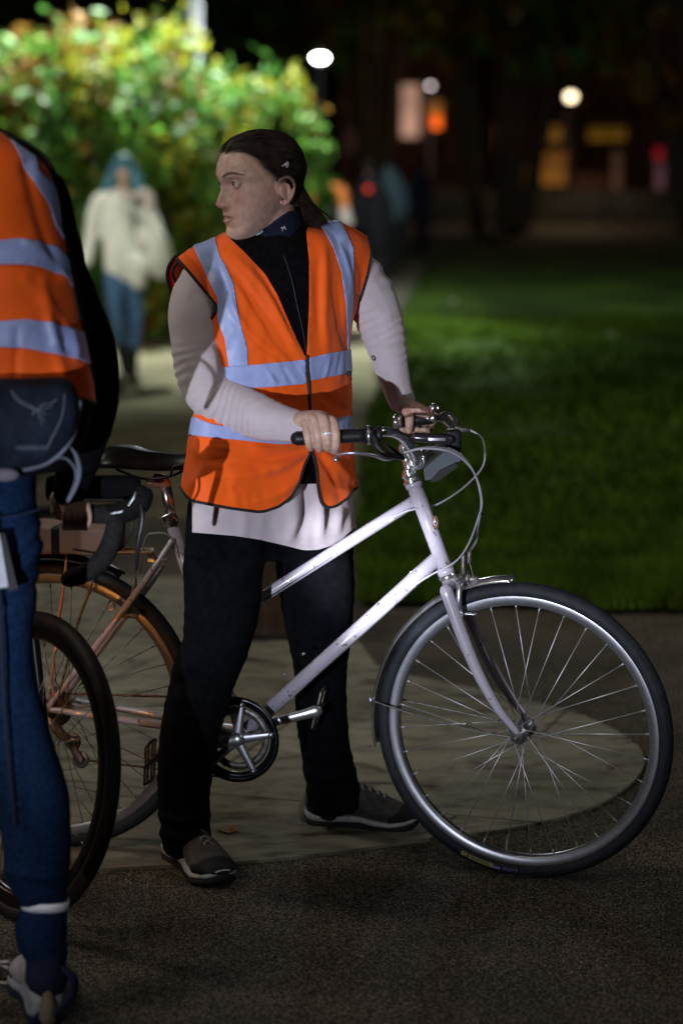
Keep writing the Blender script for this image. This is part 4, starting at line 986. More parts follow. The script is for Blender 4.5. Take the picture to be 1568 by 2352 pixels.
def head_mesh(C, Fd, pitch, scale=1.0, features=True, roll=0.0):
    Fd = Vector(Fd).normalized(); Lf = Vector((-Fd.y, Fd.x, 0)); U = Vector((0, 0, 1))
    q = Quaternion(Lf, pitch); Fp = q @ Fd; Up = q @ U
    if Fp.z > 0 and pitch > 0: q = Quaternion(Lf, -pitch); Fp = q @ Fd; Up = q @ U
    if roll: q = Quaternion(Fp, roll); Lf = q @ Lf; Up = q @ Up
    B = np.array([list(Lf), list(Fp), list(Up)])
    zf = [(.119, .000), (.115, .030), (.104, .060), (.086, .082), (.062, .0955), (.044, .0995), (.032, .0980), (.018, .0900), (0, .0885), (-.02, .0895), (-.035, .0945), (-.05, .0990), (-.064, .0985), (-.078, .0960), (-.092, .1010), (-.106, .1005), (-.118, .087), (-.126, .055)]
    zb = [(.119, -.004), (.115, -.034), (.104, -.062), (.088, -.083), (.062, -.097), (.035, -.102), (.01, -.099), (-.015, -.088), (-.035, -.074), (-.055, -.058), (-.075, -.035), (-.095, -.008), (-.11, .018), (-.126, .038)]
    zw = [(.119, .004), (.115, .028), (.104, .048), (.088, .061), (.062, .071), (.035, .0755), (.01, .0755), (-.015, .071), (-.035, .067), (-.055, .0590), (-.075, .0500), (-.095, .0380), (-.112, .026), (-.126, .012)]
    def itp(t, z): t = np.array(t)[::-1]; return np.interp(z, t[:, 0], t[:, 1])
    def sm(t, z):
        return (itp(t, z) * 2 + itp(t, np.minimum(z + .005, .1189)) + itp(t, np.maximum(z - .005, -.1259))) / 4
    nz, na = 150, 200
    zs = -.1259 + (.1188 + .1259) * (1 - np.cos(np.linspace(0, math.pi, nz))) / 2
    ang = np.linspace(0, 2 * math.pi, na, endpoint=False)
    Z, A = np.meshgrid(zs, ang, indexing='ij')
    yf, yb, w = sm(zf, Z), sm(zb, Z), sm(zw, Z)
    y0 = yb * .45 + yf * .55; ex = 2.15
    ca, sa = np.cos(A), np.sin(A)
    X = w * np.sign(ca) * np.abs(ca) ** (2 / ex); Yr = np.where(sa > 0, yf - y0, y0 - yb); Y = y0 + Yr * np.sign(sa) * np.abs(sa) ** (2 / ex)
    if features:
        fr = np.clip((Y - y0) / .03, 0, 1)
        g = lambda x0, z0, sx, sz: np.exp(-((np.abs(X) - x0) / sx) ** 2 - ((Z - z0) / sz) ** 2)
        nz_ = np.interp(Z, [-.040, -.035, -.030, -.023, -.012, 0, .014, .028, .036], [0, .009, .0235, .0300, .0265, .0190, .0105, .004, 0])
        wn = np.interp(Z, [-.035, -.023, -.01, .01, .03], [.0125, .0125, .0095, .0080, .012])
        d = nz_ * np.exp(-(np.abs(X) / wn) ** 2.2)
        d += .0125 * g(.0150, -.0260, .0062, .0070) - .0115 * g(.033, .019, .0160, .0105) + .0028 * g(.028, .038, .022, .007)
        d += .0040 * g(.046, -.014, .018, .016) + .0030 * g(0, -.0500, .018, .0050) + .0035 * g(0, -.0650, .015, .0052) - .0105 * g(0, -.0575, .022, .0034)
        d -= .0030 * g(0, -.078, .02, .006) + .0030 * g(.052, -.045, .012, .03) - .004 * g(0, -.097, .016, .010)
        d -= .0022 * g(.022, -.038, .006, .014)
        Y = Y + d * fr
    P = np.stack([X.ravel(), Y.ravel(), Z.ravel()], 1)
    F = [[i * na + j, i * na + (j + 1) % na, (i + 1) * na + (j + 1) % na, (i + 1) * na + j] for i in range(nz - 1) for j in range(na)]
    F.append(list(range(na))[::-1]); F.append([(nz - 1) * na + j for j in range(na)])
    Cn = np.array(list(C)); tw = lambda Q: np.atleast_2d(np.asarray(Q, dtype=float)) * scale @ B + Cn
    tl = lambda Q: (np.atleast_2d(Q) - Cn) @ B.T / scale
    return P, F, tw, tl
def ear_parts(side=1):
    """local coordinates"""
    k = side; P = []
    c = np.array([k * .0745, -.019, -.011])
    helix = [(.000, .012, -.006), (.004, .016, .012), (.010, .008, .026), (.0145, -.008, .029), (.0165, -.019, .018), (.0155, -.020, .002), (.0120, -.012, -.016), (.0075, -.002, -.026), (.003, .006, -.030), (.000, .010, -.024)]
    P.append(tube([c + np.array([k * a, b, z]) for a, b, z in helix], [.0035, .0038, .004, .0042, .0040, .0036, .0040, .0055, .0056, .004], n=10, sub=6))
    plate = [(.001, .010, -.010), (.004, .004, .012), (.009, -.006, .018), (.009, -.012, .004), (.006, -.006, -.014), (.003, .004, -.022)]
    P.append(ellipsoid(c + np.array([k * .004, -.002, .002]), (.0060, .0175, .027), Matrix.Rotation(-.38 * k, 3, 'Z').to_4x4(), 16))
    P.append(tube([c + np.array([k * a, b, z]) for a, b, z in ((.008, .000, .014), (.0125, -.008, .010), (.0120, -.010, -.004), (.009, -.003, -.014))], [.002, .003, .003, .0025], n=8, sub=5))
    P.append(ellipsoid(c + np.array([k * .004, .0105, -.007]), (.0035, .003, .006), n=10))
    return P

def twist(P):
    # her trunk is turned: wearer's right side towards us, left side away (each point moves along its own line of sight)
    O = np.array([0, 0, CAMH]); k = np.interp(P[:, 2], [.80, 1.05, 1.25, 1.5], [.85, .75, .5, .4])
    s_ = k * (P[:, 0] + .145); fcap = 1 + s_ / P[:, 1]; return O + (P - O) * fcap[:, None]
def woman():
    base = gr(600, 1975)
    # ---------------------------------------------------------------- head
    hc = at(598, 428, 5.62); Fd = Vector((-.868, -.497, 0))
    hP, hF, tw, tl = head_mesh(hc, Fd, math.radians(9))
    E_ = []
    for k in (1, -1):
        for V, F in ear_parts(k): E_.append((tw(V), F))
    # eye sockets lids
    lids = []
    eyes = []
    for k in (1, -1):
        ec = np.array([k * .0335, .0745, .0195]); eyes.append(ec)
        V, F = ellipsoid((0, 0, 0), (.0136, .0136, .0136), n=40)
        d = V / np.linalg.norm(V, axis=1)[:, None]
        el = (d[:, 0] / .86) ** 2 + ((d[:, 2] + .04) / .32) ** 2
        inside = (d[:, 1] > .3) & (el < 1)
        V[inside] *= .72
        lids.append((tw(V + ec), F))
    neck = tube([at(632, 590, 5.66), at(626, 520, 5.645), at(618, 480, 5.635), at(612, 440, 5.63)], [.066, .058, .056, .050], n=32)
    # hands -------------------------------------------------------------
    def chain(pts, rad, n=12): return tube([at(*q) for q in pts], rad, n=n, sub=6)
    hand = [tube([at(655, 975, 5.445), at(678, 970, 5.432), at(705, 964, 5.412), at(738, 962, 5.400), at(752, 966, 5.398)], [.027, .026, .026, .023, .016], n=20, flat=.82),
            chain([(690, 968, 5.415), (701, 972, 5.392), (706, 998, 5.375), (710, 1022, 5.380), (714, 1030, 5.402)], [.011, .0112, .0098, .0088, .0078]),
            chain([(705, 962, 5.410), (720, 964, 5.384), (729, 1000, 5.370), (732, 1026, 5.378), (734, 1033, 5.402)], [.012, .0118, .0102, .0092, .0080]),
            chain([(725, 960, 5.408), (743, 962, 5.384), (751, 999, 5.370), (753, 1024, 5.378), (754, 1031, 5.402)], [.012, .0118, .0104, .0094, .0082]),
            chain([(742, 962, 5.408), (764, 968, 5.388), (772, 1000, 5.374), (771, 1026, 5.380), (768, 1034, 5.400)], [.011, .0112, .0098, .0090, .0078]),
            chain([(690, 975, 5.435), (715, 998, 5.440), (745, 1022, 5.430), (772, 1036, 5.408)], [.015, .0135, .0110, .0090])]
    for u, v, Y in ((700, 972, 5.391), (720, 963, 5.383), (743, 961, 5.383), (764, 967, 5.387)): hand.append(ellipsoid(at(u, v, Y), (.0105, .010, .009), n=12))
    hand2 = [tube([at(905, 900, 5.86), at(918, 922, 5.855), at(940, 934, 5.838), at(968, 944, 5.82), at(982, 952, 5.815)], [.027, .026, .025, .020, .014], n=20, flat=.75),
             chain([(925, 936, 5.835), (938, 952, 5.812), (940, 972, 5.806), (938, 990, 5.815)], [.013, .0115, .0105, .0085])]
    for i in range(4):
        u = 935 + i * 17
        hand2.append(chain([(u - 6, 938 + i * 2, 5.845), (u + 4, 946 + i * 1.5, 5.868), (u + 4, 975, 5.872), (u - 2, 987, 5.852), (u - 12, 986, 5.838)], [.011, .0108, .0096, .0086, .0075]))
    fore = [limb([(500, 900, 5.525, 30), (600, 955, 5.485, 30), (660, 974, 5.44, 27)]), limb([(490, 625, 5.60, 30), (455, 760, 5.545, 40), (490, 905, 5.525, 34)]),
            limb([(790, 605, 5.745, 34), (866, 730, 5.80, 36), (905, 860, 5.83, 28), (915, 915, 5.855, 26)])]
    core = [rows_loft([(560, 500, 780, 5.67, .07), (620, 455, 815, 5.67, .095), (760, 470, 785, 5.67, .10), (900, 480, 785, 5.67, .10), (1050, 470, 780, 5.69, .10), (1180, 480, 770, 5.70, .08)], n=32)]
    core = [(twist(core[0][0]), core[0][1])]
    legs = [limb([(520, 1180, 5.63, 70), (505, 1400, 5.58, 66), (465, 1560, 5.53, 58), (425, 1750, 5.56, 48), (426, 1900, 5.61, 30), (426, 1940, 5.64, 24)]),
            limb([(712, 1180, 5.84, 50), (730, 1400, 5.84, 56), (740, 1600, 5.88, 46), (758, 1780, 5.95, 40), (762, 1830, 5.965, 28)])]
    V, F = union([(tw(hP), hF)] + E_ + lids + [neck] + hand + hand2 + fore + core + legs, 0.0024, 1)
    L_ = tl(V); flush = 1.0 * np.exp(-((L_[:, 0]) / .013) ** 2 - ((L_[:, 2] + .020) / .018) ** 2 - ((L_[:, 1] - .115) / .02) ** 2) + .55 * np.exp(-((np.abs(L_[:, 0]) - .045) / .022) ** 2 - ((L_[:, 2] + .022) / .026) ** 2)
    flush += .45 * np.exp(-((np.abs(L_[:, 0]) - .085) / .014) ** 2 - ((L_[:, 2] + .01) / .04) ** 2) + .4 * np.exp(-((L_[:, 2] + .058) / .012) ** 2 - (L_[:, 0] / .03) ** 2 - ((L_[:, 1] - .095) / .02) ** 2)
    person = mk('person', V, F, M['skin'], attr=np.clip(flush, 0, 1))
    HP_ = [(470, 362), (497, 356), (508, 347), (528, 341), (556, 341), (580, 350), (598, 366), (610, 384), (624, 394), (634, 404), (640, 414), (662, 402), (780, 520), (780, 230), (470, 230)]
    hm = (L_[:, 2] > -.03) & (np.abs(L_[:, 0]) < .12) & (np.abs(L_[:, 1]) < .15) & (L_[:, 2] < .2); fz_ = np.zeros(len(V)); q_ = L_[hm].copy(); q_[:, 0] = np.abs(q_[:, 0]); sd_ = psdf(proj(tw(q_)), HP_)
    fz_[hm] = np.clip(1 + sd_ / np.interp(q_[:, 1], [.02, .08], [20, 9]), 0, 1) ** 1.4; a_ = person.data.attributes.new('fuzz', 'FLOAT', 'POINT'); a_.data.foreach_set('value', fz_.astype(np.float32))
    tag(person, 'woman in open orange vest and pale pink sweater straddling the lilac bicycle', 'person')
    t = person
    # eyes, brows, lips, teeth
    eye_m, nt, b, L, N = nodes_mat('eyeball')
    for i, ec in enumerate(eyes):
        k = 1 if i == 0 else -1
        # gaze: a little to the camera side of the nose direction
        V, F = ellipsoid((0, 0, 0), (.0121,) * 3, n=32)
        e = mk('eye', tw(V + ec), F, mat('eye_white', (.50, .48, .50), .12, var=.02), t)
        g = np.array([.02 * k, 1.0, .03]); g /= np.linalg.norm(g)
        V, F = ellipsoid((0, 0, 0), (1, 1, 1), n=24); 
        def cap(r, off, nm, m_, bl=0.0):
            gv = Vector(g); M3 = gv.to_track_quat('Z', 'X').to_matrix().to_4x4(); V2, F2 = ellipsoid((0, 0, 0), (r, r, .0022), M3, 20); mk(nm, tw(V2 + ec + g * off), F2, m_, e)
        cap(.0056, .0108, 'iris', mat('iris', (.10, .14, .17), .12, var=.3, vscale=400)); cap(.0026, .0119, 'pupil', mat('pupil', (.004, .004, .004), .08))
    def skinpt(x, z, off=0.0):
        """front surface of the face at local x, z"""
        m_ = (hP[:, 1] > .02); d = (hP[:, 0] - x) ** 2 + (hP[:, 2] - z) ** 2 + np.where(m_, 0, 1); j = np.argsort(d)[:4]; return np.array([x, hP[j, 1].mean() + off, z])
    for k in (1, -1):
        pts = [skinpt(k * a, z, .0008) for a, z in ((.014, .038), (.024, .0425), (.036, .0455), (.048, .0435), (.060, .037))]
        V, F = tube(tw(np.array(pts)), [.0006, .0011, .0012, .0009, .0003], n=10, sub=6, flat=2.8); mk('eyebrow', V, F, mat('brow_hair', (.17, .105, .08), .95, spec=.1, var=.4, vscale=500), t)
        pts = [np.array([k * .0335, .0745, .0195]) + np.array([.0138 * math.sin(a) * .80, .0138 * math.cos(a) * .96, .0138 * .36 * math.cos(a * .8)]) for a in np.linspace(-.95, .95, 9)]
        V, F = tube(tw(np.array(pts)), [.0003] + [.0009] * 7 + [.0003], n=8, sub=3); mk('eyelash', V, F, mat('lash', (.012, .008, .008), .7), t)
    lipm = mat('lips', (.30, .135, .115), .5, var=.15, vscale=120)
    up_ = [skinpt(x, z, .0000) for x, z in ((-.025, -.0570), (-.014, -.0530), (-.004, -.0510), (0, -.0518), (.004, -.0510), (.014, -.0530), (.025, -.0570))]
    lo_ = [skinpt(x, z, .0002) for x, z in ((-.024, -.0582), (-.012, -.0640), (0, -.0660), (.012, -.0640), (.024, -.0582))]
    V, F = join([tube(tw(np.array(up_)), [.0006, .0015, .0020, .0018, .0020, .0015, .0006], n=10, sub=6, flat=.8), tube(tw(np.array(lo_)), [.0006, .0021, .0026, .0021, .0006], n=10, sub=6, flat=.85)]); mk('lips', V, F, lipm, t)
    V, F = ellipsoid((0, 0, 0), (.016, .006, .0030), n=16); tq = skinpt(0, -.0570, -.0035); mk('teeth', tw(V + tq), F, mat('teeth', (.33, .26, .22), .4), t)
    # ---------------------------------------------------------------- hair
    near = lambda Q: np.stack([np.abs(Q[:, 0]), Q[:, 1], Q[:, 2]], 1)
    hpoly = [(470, 362), (497, 356), (508, 347), (528, 341), (556, 341), (580, 350), (598, 366), (610, 384), (624, 394), (634, 404), (638, 428), (644, 432), (647, 412), (662, 402), (680, 408), (689, 430), (686, 455), (676, 470), (672, 500), (780, 520), (780, 230), (470, 230)]
    lowP, lowF, _, _ = head_mesh(hc, Fd, math.radians(9), features=False)
    N0 = vnorm(lowP, np.array(lowF[:-2]))
    off = .0050 + .001 * np.clip((lowP[:, 2] - .02) / .1, 0, 1) + .006 * np.clip((-lowP[:, 1]) / .1, 0, 1)
    st = np.array([math.sin(60 * math.atan2(p[0], p[2] + .05) + 3 * mnoise.noise(Vector(p) * 30)) for p in lowP]) * .0009
    f = psdf(proj(tw(near(lowP))), hpoly, 0) / 1000.0
    taper = np.clip(f / .018, 0, 1) ** .6
    HV = lowP + N0 * (off * taper + st * taper)[:, None] - N0 * ((1 - taper) * .002)[:, None]
    V, F, _ = clip(HV, np.array(lowF[:-2]), f + .004 * np.array([mnoise.noise(Vector(p) * 160) + .6 * mnoise.noise(Vector(p) * 330) for p in lowP]))
    hair = mk('hair', tw(V), F, M['hair'], t); solid(hair, .004)
    # combed strands over the scalp towards the nape
    allp = []
    e0 = np.array([0.01, -.085, -.035])
    r = np.random.default_rng(3)
    def surf(dv, o):
        """point on smooth head along direction dv from centre"""
        dn = lowP - np.array([0, -.01, .02]); dn = dn / np.linalg.norm(dn, axis=1)[:, None]; j = np.argmax(dn @ (dv / np.linalg.norm(dv))); return lowP[j] + N0[j] * o
    starts = []
    for k in range(560):
        side = 1 if r.random() < .72 else -1
        s_ = r.random()
        u_, v_ = [np.interp(s_, [0, .3, .55, .75, 1], q) for q in ((500, 545, 588, 610, 636), (344, 339, 352, 378, 402))]; w0 = r.random() ** 2 * 9; u_ -= w0 * .8 * min(1, s_ * 1.5); v_ += w0 * .7
        # find surface point projecting there
        pr = proj(tw(near(lowP))); d = (pr[:, 0] - u_) ** 2 + (pr[:, 1] - v_) ** 2 + np.where(lowP[:, 0] > 0, 0, 1e6) + np.where(N0[:, 0] * .497 + N0[:, 1] * .868 * 0 > -.5, 0, 0)
        cand = np.argsort(d)[:6]; j = cand[0]; p = lowP[j].copy(); p[0] *= side
        starts.append(p)
    for p in starts:
        c0 = np.array([0, -.01, .02]); d0 = p - c0; d1 = e0 + r.normal(size=3) * np.array([.02, .01, .02]) - c0
        pts = []
        jit = r.normal() * .25
        for q in np.linspace(0.02, 1, 9):
            d0n = d0 / np.linalg.norm(d0); d1n = d1 / np.linalg.norm(d1)
            dv = d0n * (1 - q) + d1n * q + np.array([0, 0, 1]) * .25 * math.sin(math.pi * q) * (1 + jit * .4) + np.array([np.sign(p[0]), 0, 0]) * .30 * math.sin(math.pi * q)
            o = .0060 + .0055 * math.sin(math.pi * min(1, q * .9)) * (0.8 + .5 * jit) if q > .1 else .0006
            pts.append(surf(dv, o))
        allp.append(tube(tw(np.array(pts)), [.0002, .0005] + [.0008 + .0004 * r.random()] * 6 + [.0009], n=5, sub=2))
    # loose wisps at the front and temple
    for k in range(26):
        p = starts[r.integers(len(starts))]; q = p + np.array([0, .004, .004]) ; e = p + np.array([r.normal() * .01, -.03 - .02 * r.random(), .012 + .012 * r.random()])
        j = np.argmin(((lowP - e) ** 2).sum(1)); e = lowP[j] + N0[j] * .014
        allp.append(tube(tw(np.array([p, (p + e) / 2 + N0[j] * .008, e])), [.0002, .00035, .0002], n=4, sub=3))
    V, F = join(allp); mk('hair_strands', V, F, M['hair'], hair)
    # gathered hair falling behind the neck
    pony = [tube([at(650, 400, 5.66), at(668, 440, 5.665), at(682, 475, 5.67), at(706, 500, 5.67), at(728, 512, 5.66)], [.030, .038, .037, .030, .014], n=24, sub=8, flat=.8)]
    for k in range(190):
        a = r.random() * 6.28; rr = .024 + .010 * r.random(); o = lambda s: np.array([math.cos(a) * rr * s, math.sin(a) * rr * s * .8, 0])
        e = r.normal(size=2) * 9
        pts = [np.array(list(at(655 + r.normal() * 3, 405, 5.655))) + o(.9), np.array(list(at(672, 445, 5.662))) + o(1.05), np.array(list(at(690 + e[0] * .5, 478, 5.665))) + o(1.1), np.array(list(at(714 + e[0], 500 + e[1] * .4, 5.66))) + o(.85), np.array(list(at(735 + e[0], 514 + e[1] * .4, 5.65))) + o(.4)]
        pony.append(tube(pts, [.0010, .0013, .0013, .0010, .0004], n=5, sub=3))
    V, F = join(pony); mk('ponytail', V, F, mat('hair_tail', (.018, .011, .008), .75, spec=.2, var=.4, vscale=60, color2=(.04, .022, .014)), hair)
    V, F = join([tube([at(649, 381, 5.548), at(654, 379, 5.543), at(659, 381, 5.545)], .0016, n=8), ellipsoid(at(657, 377, 5.543), (.0042, .003, .0030), n=10), tube([at(660, 372, 5.545), at(662, 378, 5.545), at(659, 384, 5.546)], .0017, n=8)]); mk('hair_clip', V, F, mat('pale_tie', (.55, .45, .50), .5), hair)
    # earrings
    lob = tw(np.array([[.0815, -.006, -.035]]))[0]
    for i, (dx, dz, rr) in enumerate(((0, 0, .0052), (.010, .008, .004))):
        c = lob + np.array([dx, -.003, dz - .002]); V, F = lathe([(rr, -.0006), (rr + .0012, 0), (rr, .0006)], c, (1, .3, 0), 20, closed=True); mk('earring', V, F, M['chrome'], t)
    # ring
    V, F = lathe([(.0108, -.0030), (.0122, -.003), (.0122, .003), (.0108, .003)], at(750.5, 998, 5.3705), tuple(at(751, 999, 5.370) - at(745, 968, 5.382)), 28, closed=True); mk('ring', V, F, mat('silver', (.9, .9, .92), .3, .35), t)

    # ---------------------------------------------------------------- trunk surface for the clothes
    trunk = rows_loft([(520, 600, 690, 5.66, .045), (533, 560, 735, 5.66, .060), (550, 515, 785, 5.665, .076), (575, 484, 808, 5.665, .090), (610, 456, 822, 5.665, .106), (660, 448, 815, 5.665, .118), (740, 458, 796, 5.665, .126), (830, 470, 792, 5.67, .120),
                       (900, 468, 796, 5.675, .120), (960, 456, 798, 5.68, .124), (1050, 441, 802, 5.685, .132), (1130, 434, 800, 5.69, .137), (1200, 436, 806, 5.695, .139), (1262, 440, 810, 5.70, .138)], n=72, sub=8)
    capR = tube([at(525, 603, 5.655), at(474, 625, 5.65), at(447, 655, 5.64), at(442, 700, 5.63)], [.053, .056, .056, .050], n=28, sub=6)
    capL = tube([at(760, 575, 5.665), at(805, 592, 5.675), at(828, 635, 5.69), at(842, 690, 5.72)], [.060, .052, .048, .042], n=28, sub=6)
    T, Q = union([trunk, capR, capL], 0.0042, 7)
    T = twist(T)
    NT = vnorm(T, Q); PT = proj(T)
    front = NT[:, 1] < 0.05
    fz = fbm(T, 9.0, 3.1, 3); fz2 = fbm(T * np.array([1, 1, .45]), 26.0, 1.3, 2)
    def folds(P, L_):
        d = np.zeros(len(P))
        for line, amp, wd in L_:
            ds, tt = ldist(P, line); env = np.sin(np.clip(tt, 0.02, .98) * math.pi) ** .5; d += 1.5 * amp * np.exp(-(ds / wd) ** 2) * env
        return d
    # -- vest
    left_p = [(512, 528), (522, 541), (567, 584), (611, 632), (638, 679), (669, 751), (696, 808), (705, 824), (709, 873), (712, 941), (714, 1036), (700, 1068), (688, 1105), (670, 1140), (642, 1163), (600, 1177), (520, 1166), (440, 1150), (424, 1136), (405, 1100), (400, 1000), (415, 940), (440, 850), (455, 780),
              (492, 720), (500, 705), (470, 668), (436, 627), (405, 592), (380, 570), (430, 530), (505, 505)]
    right_p = [(702, 500), (735, 492), (800, 500), (845, 540), (852, 585), (844, 628), (828, 685), (812, 740), (818, 800), (835, 860), (835, 1110), (808, 1128), (798, 1144), (775, 1161), (752, 1168), (737, 1155), (730, 1120), (727, 1075), (717, 1038), (714, 1036), (712, 941), (709, 873), (705, 824), (706, 805), (711, 703), (711, 601), (704, 533)]
    back_p = [(380, 570), (430, 530), (505, 505), (560, 500), (700, 490), (800, 500), (845, 540), (852, 585), (844, 628), (820, 740), (835, 860), (835, 1125), (400, 1125), (415, 940), (440, 850), (455, 740), (400, 640)]
    fold_lines = [([(510, 600), (560, 660), (620, 745), (676, 835)], -.0055, 8), ([(532, 590), (590, 650), (640, 730), (690, 822)], .0045, 8), ([(545, 640), (600, 730), (655, 815)], -.0045, 7), ([(525, 690), (570, 770), (640, 828)], .005, 9), ([(540, 735), (590, 790), (650, 832)], -.0045, 7),
                  ([(560, 580), (610, 650), (650, 730), (680, 790)], -.0035, 6), ([(735, 560), (740, 640), (735, 740), (745, 800)], .0045, 9), ([(760, 600), (765, 680), (775, 760), (785, 800)], -.005, 9), ([(728, 600), (722, 680), (728, 780)], -.0035, 7), ([(785, 640), (782, 720), (770, 790)], .003, 7),
                  ([(710, 1030), (640, 1048), (560, 1058), (470, 1058)], -.006, 8), ([(708, 1036), (650, 1065), (580, 1085), (500, 1095)], .006, 9), ([(706, 1045), (660, 1080), (600, 1108), (520, 1125)], -.006, 9), ([(704, 1055), (668, 1100), (620, 1135), (560, 1150)], .005, 9), ([(700, 1030), (600, 1032), (500, 1028)], .004, 7),
                  ([(450, 1020), (470, 1070), (450, 1120)], .004, 9), ([(720, 1035), (745, 1080), (760, 1130)], -.005, 8), ([(722, 1030), (765, 1070), (795, 1100)], .005, 9), ([(740, 1100), (760, 1120), (790, 1125)], .003, 8), ([(600, 860), (640, 880), (690, 872)], .002, 6),
                  ([(600, 840), (615, 862), (628, 890)], .0020, 4), ([(640, 835), (652, 858), (668, 885)], -.0022, 4), ([(672, 830), (688, 850), (702, 872)], .0022, 4), ([(748, 812), (744, 838), (738, 868)], .0022, 4), ([(772, 806), (770, 832), (762, 862)], -.0022, 4), ([(520, 640), (530, 690), (545, 740)], .002, 5), ([(500, 600), (512, 650), (520, 700)], -.002, 5), ([(770, 560), (785, 600), (800, 650)], .0025, 5), ([(790, 560), (800, 620), (803, 690)], -.0025, 5), ([(410, 610), (440, 640), (480, 690)], .003, 8), ([(430, 590), (455, 615), (470, 650)], -.004, 7), ([(730, 900), (760, 930), (800, 945)], -.004, 8), ([(600, 900), (660, 905), (700, 900)], .003, 6)]
    dv = .012 + .0035 * fz + .0022 * fz2 + folds(PT, fold_lines) * np.where(front, 1, 0)
    dv = np.maximum(dv, .0075); dv += .010 * np.clip((PT[:, 1] - 1040) / 100, 0, 1.2)          # hem stands off
    # the front opening dips under at the zip
    VT = T + NT * dv[:, None]
    PV = proj(VT)
    ff = np.maximum(psdf(PV, left_p), psdf(PV, right_p)); fb = psdf(PV, back_p)
    fld = np.where(front, ff, np.where(NT[:, 1] > .35, fb, np.minimum(ff, fb)))
    # narrow slit along the zip
    zd, _ = ldist(PV, [(705, 824), (709, 873), (712, 941), (714, 1036)]); fld = np.where(front, np.minimum(fld, zd - 1.2), fld)
    V1, F1, _ = clip(VT, Q, fld)
    vest = mk('vest', V1, F1, M['orange'], t); solid(vest, .0018, -1)
    def pip(P):
        q = proj(P); vneck = (q[:, 1] < 800) & (q[:, 0] > 508) & (q[:, 0] < 738) & (P[:, 1] < 5.70); return ~vneck
    parts = boundary_tubes(V1, F1, .0036, 60, keep=pip)
    for V, F in parts: mk('vest_piping', V, F, M['piping'], vest)
    zp = []
    for u, v in ((705, 818), (706, 845), (708, 873), (710, 905), (712, 941), (713, 985), (714, 1034)):
        j = np.argmin((PV[:, 0] - u) ** 2 + (PV[:, 1] - v) ** 2 + np.where(front, 0, 1e6)); q = at(u, v, VT[j][1]); zp.append(q - (q - Vector((0, 0, CAMH))).normalized() * .001)
    V, F = tube(zp, .0040, n=10, sub=5); mk('front_zip', V, F, M['piping'], vest)
    def strip(poly, nm='reflective_strip', off=.0022, backz=None, sub=0):
        f_ = psdf(PV, poly, sub); 
        fl = np.where(front, np.minimum(f_, fld), -1.0)
        if backz is not None: fl = np.where(front, fl, np.minimum(np.minimum(T[:, 2] - backz[0], backz[1] - T[:, 2]) * 900, fb))
        if (fl > 0).sum() < 4: return
        V_, F_, _ = clip(VT + NT * off, Q, fl); o = mk(nm, V_, F_, M['refl'], vest); solid(o, .0012, -1)
    strip([(436, 548), (486, 520), (505, 590), (518, 610), (536, 652), (550, 737), (567, 798), (569, 840), (526, 844), (516, 778), (500, 737), (500, 686), (468, 621)])
    strip([(726, 500), (780, 505), (800, 545), (811, 572), (812, 620), (809, 700), (802, 760), (800, 806), (797, 806), (797, 770), (793, 700), (783, 625), (765, 570), (745, 533)])
    z = lambda v: at(640, v, 5.68).z
    strip([(430, 850), (480, 846), (569, 839), (640, 832), (700.5, 826), (702, 881), (620, 889), (575, 891), (545, 880), (430, 890)], backz=(z(885), z(835)))
    strip([(709, 822), (750, 812), (800, 803), (840, 800), (840, 855), (800, 857), (750, 866), (711, 874)])
    strip([(400, 950), (447, 958), (480, 972), (560, 990), (640, 992), (710, 985), (712, 1018), (640, 1020), (560, 1012), (500, 1006), (440, 1000), (400, 995)], backz=(z(1000), z(950)))
    strip([(716, 975), (760, 962), (840, 948), (840, 990), (760, 1000), (716, 1010)])
    # rear armhole flap that shows beyond the arm
    fl = [at(404, 590, 5.70), at(388, 612, 5.71), at(385, 640, 5.715), at(397, 682, 5.72), at(420, 672, 5.735), at(440, 610, 5.72)]
    V, F = extrude_poly(fl, Vector((.001, .003, 0))); mk('armhole_flap', V, F, mat('orange_lining', (.75, .05, .01), .7), vest, smooth=False)
    V, F = tube([at(412, 585, 5.69), at(402, 590, 5.698), at(388, 612, 5.706), at(385, 640, 5.711), at(397, 682, 5.716)], .004, n=8); mk('vest_piping', V, F, M['piping'], vest)
    # small black toggle on the right edge and pen mark
    V, F = lathe([(.003, -.002), (.007, 0), (.003, .002)], at(801, 858, 5.60), (0.2, 1, 0), 16, closed=True); mk('hanging_loop', V, F, M['piping'], vest)
    V, F = box(at(634, 684, 5.530), (.010, .002, .004)); mk('badge_clip', V, F, M['piping'], vest) if False else None
    # -- black gilet beneath
    dg_ = .0035 + .0012 * fz
    gil = T + NT * dg_[:, None]; PG = proj(gil)
    gp = [(505, 500), (500, 560), (484, 640), (505, 760), (505, 860), (465, 950), (440, 1108), (690, 1112), (820, 1108), (812, 950), (800, 740), (812, 640), (780, 560), (740, 500)]
    V, F, _ = clip(gil, Q, psdf(PG, gp)); g = mk('gilet', V, F, M['fleece'], t); solid(g, .002, -1)
    V, F = tube([at(708, y, 0) for y in ()] or [gil[np.argmin((PG[:, 0] - u) ** 2 + (PG[:, 1] - v) ** 2 + np.where(front, 0, 1e6))] + np.array([0, -.003, 0]) for u, v in ((650, 575), (668, 640), (684, 700), (697, 770), (706, 850), (710, 950), (712, 1040))], .0016, n=8); mk('zip', V, F, mat('zip', (.012, .012, .013), .5), g)
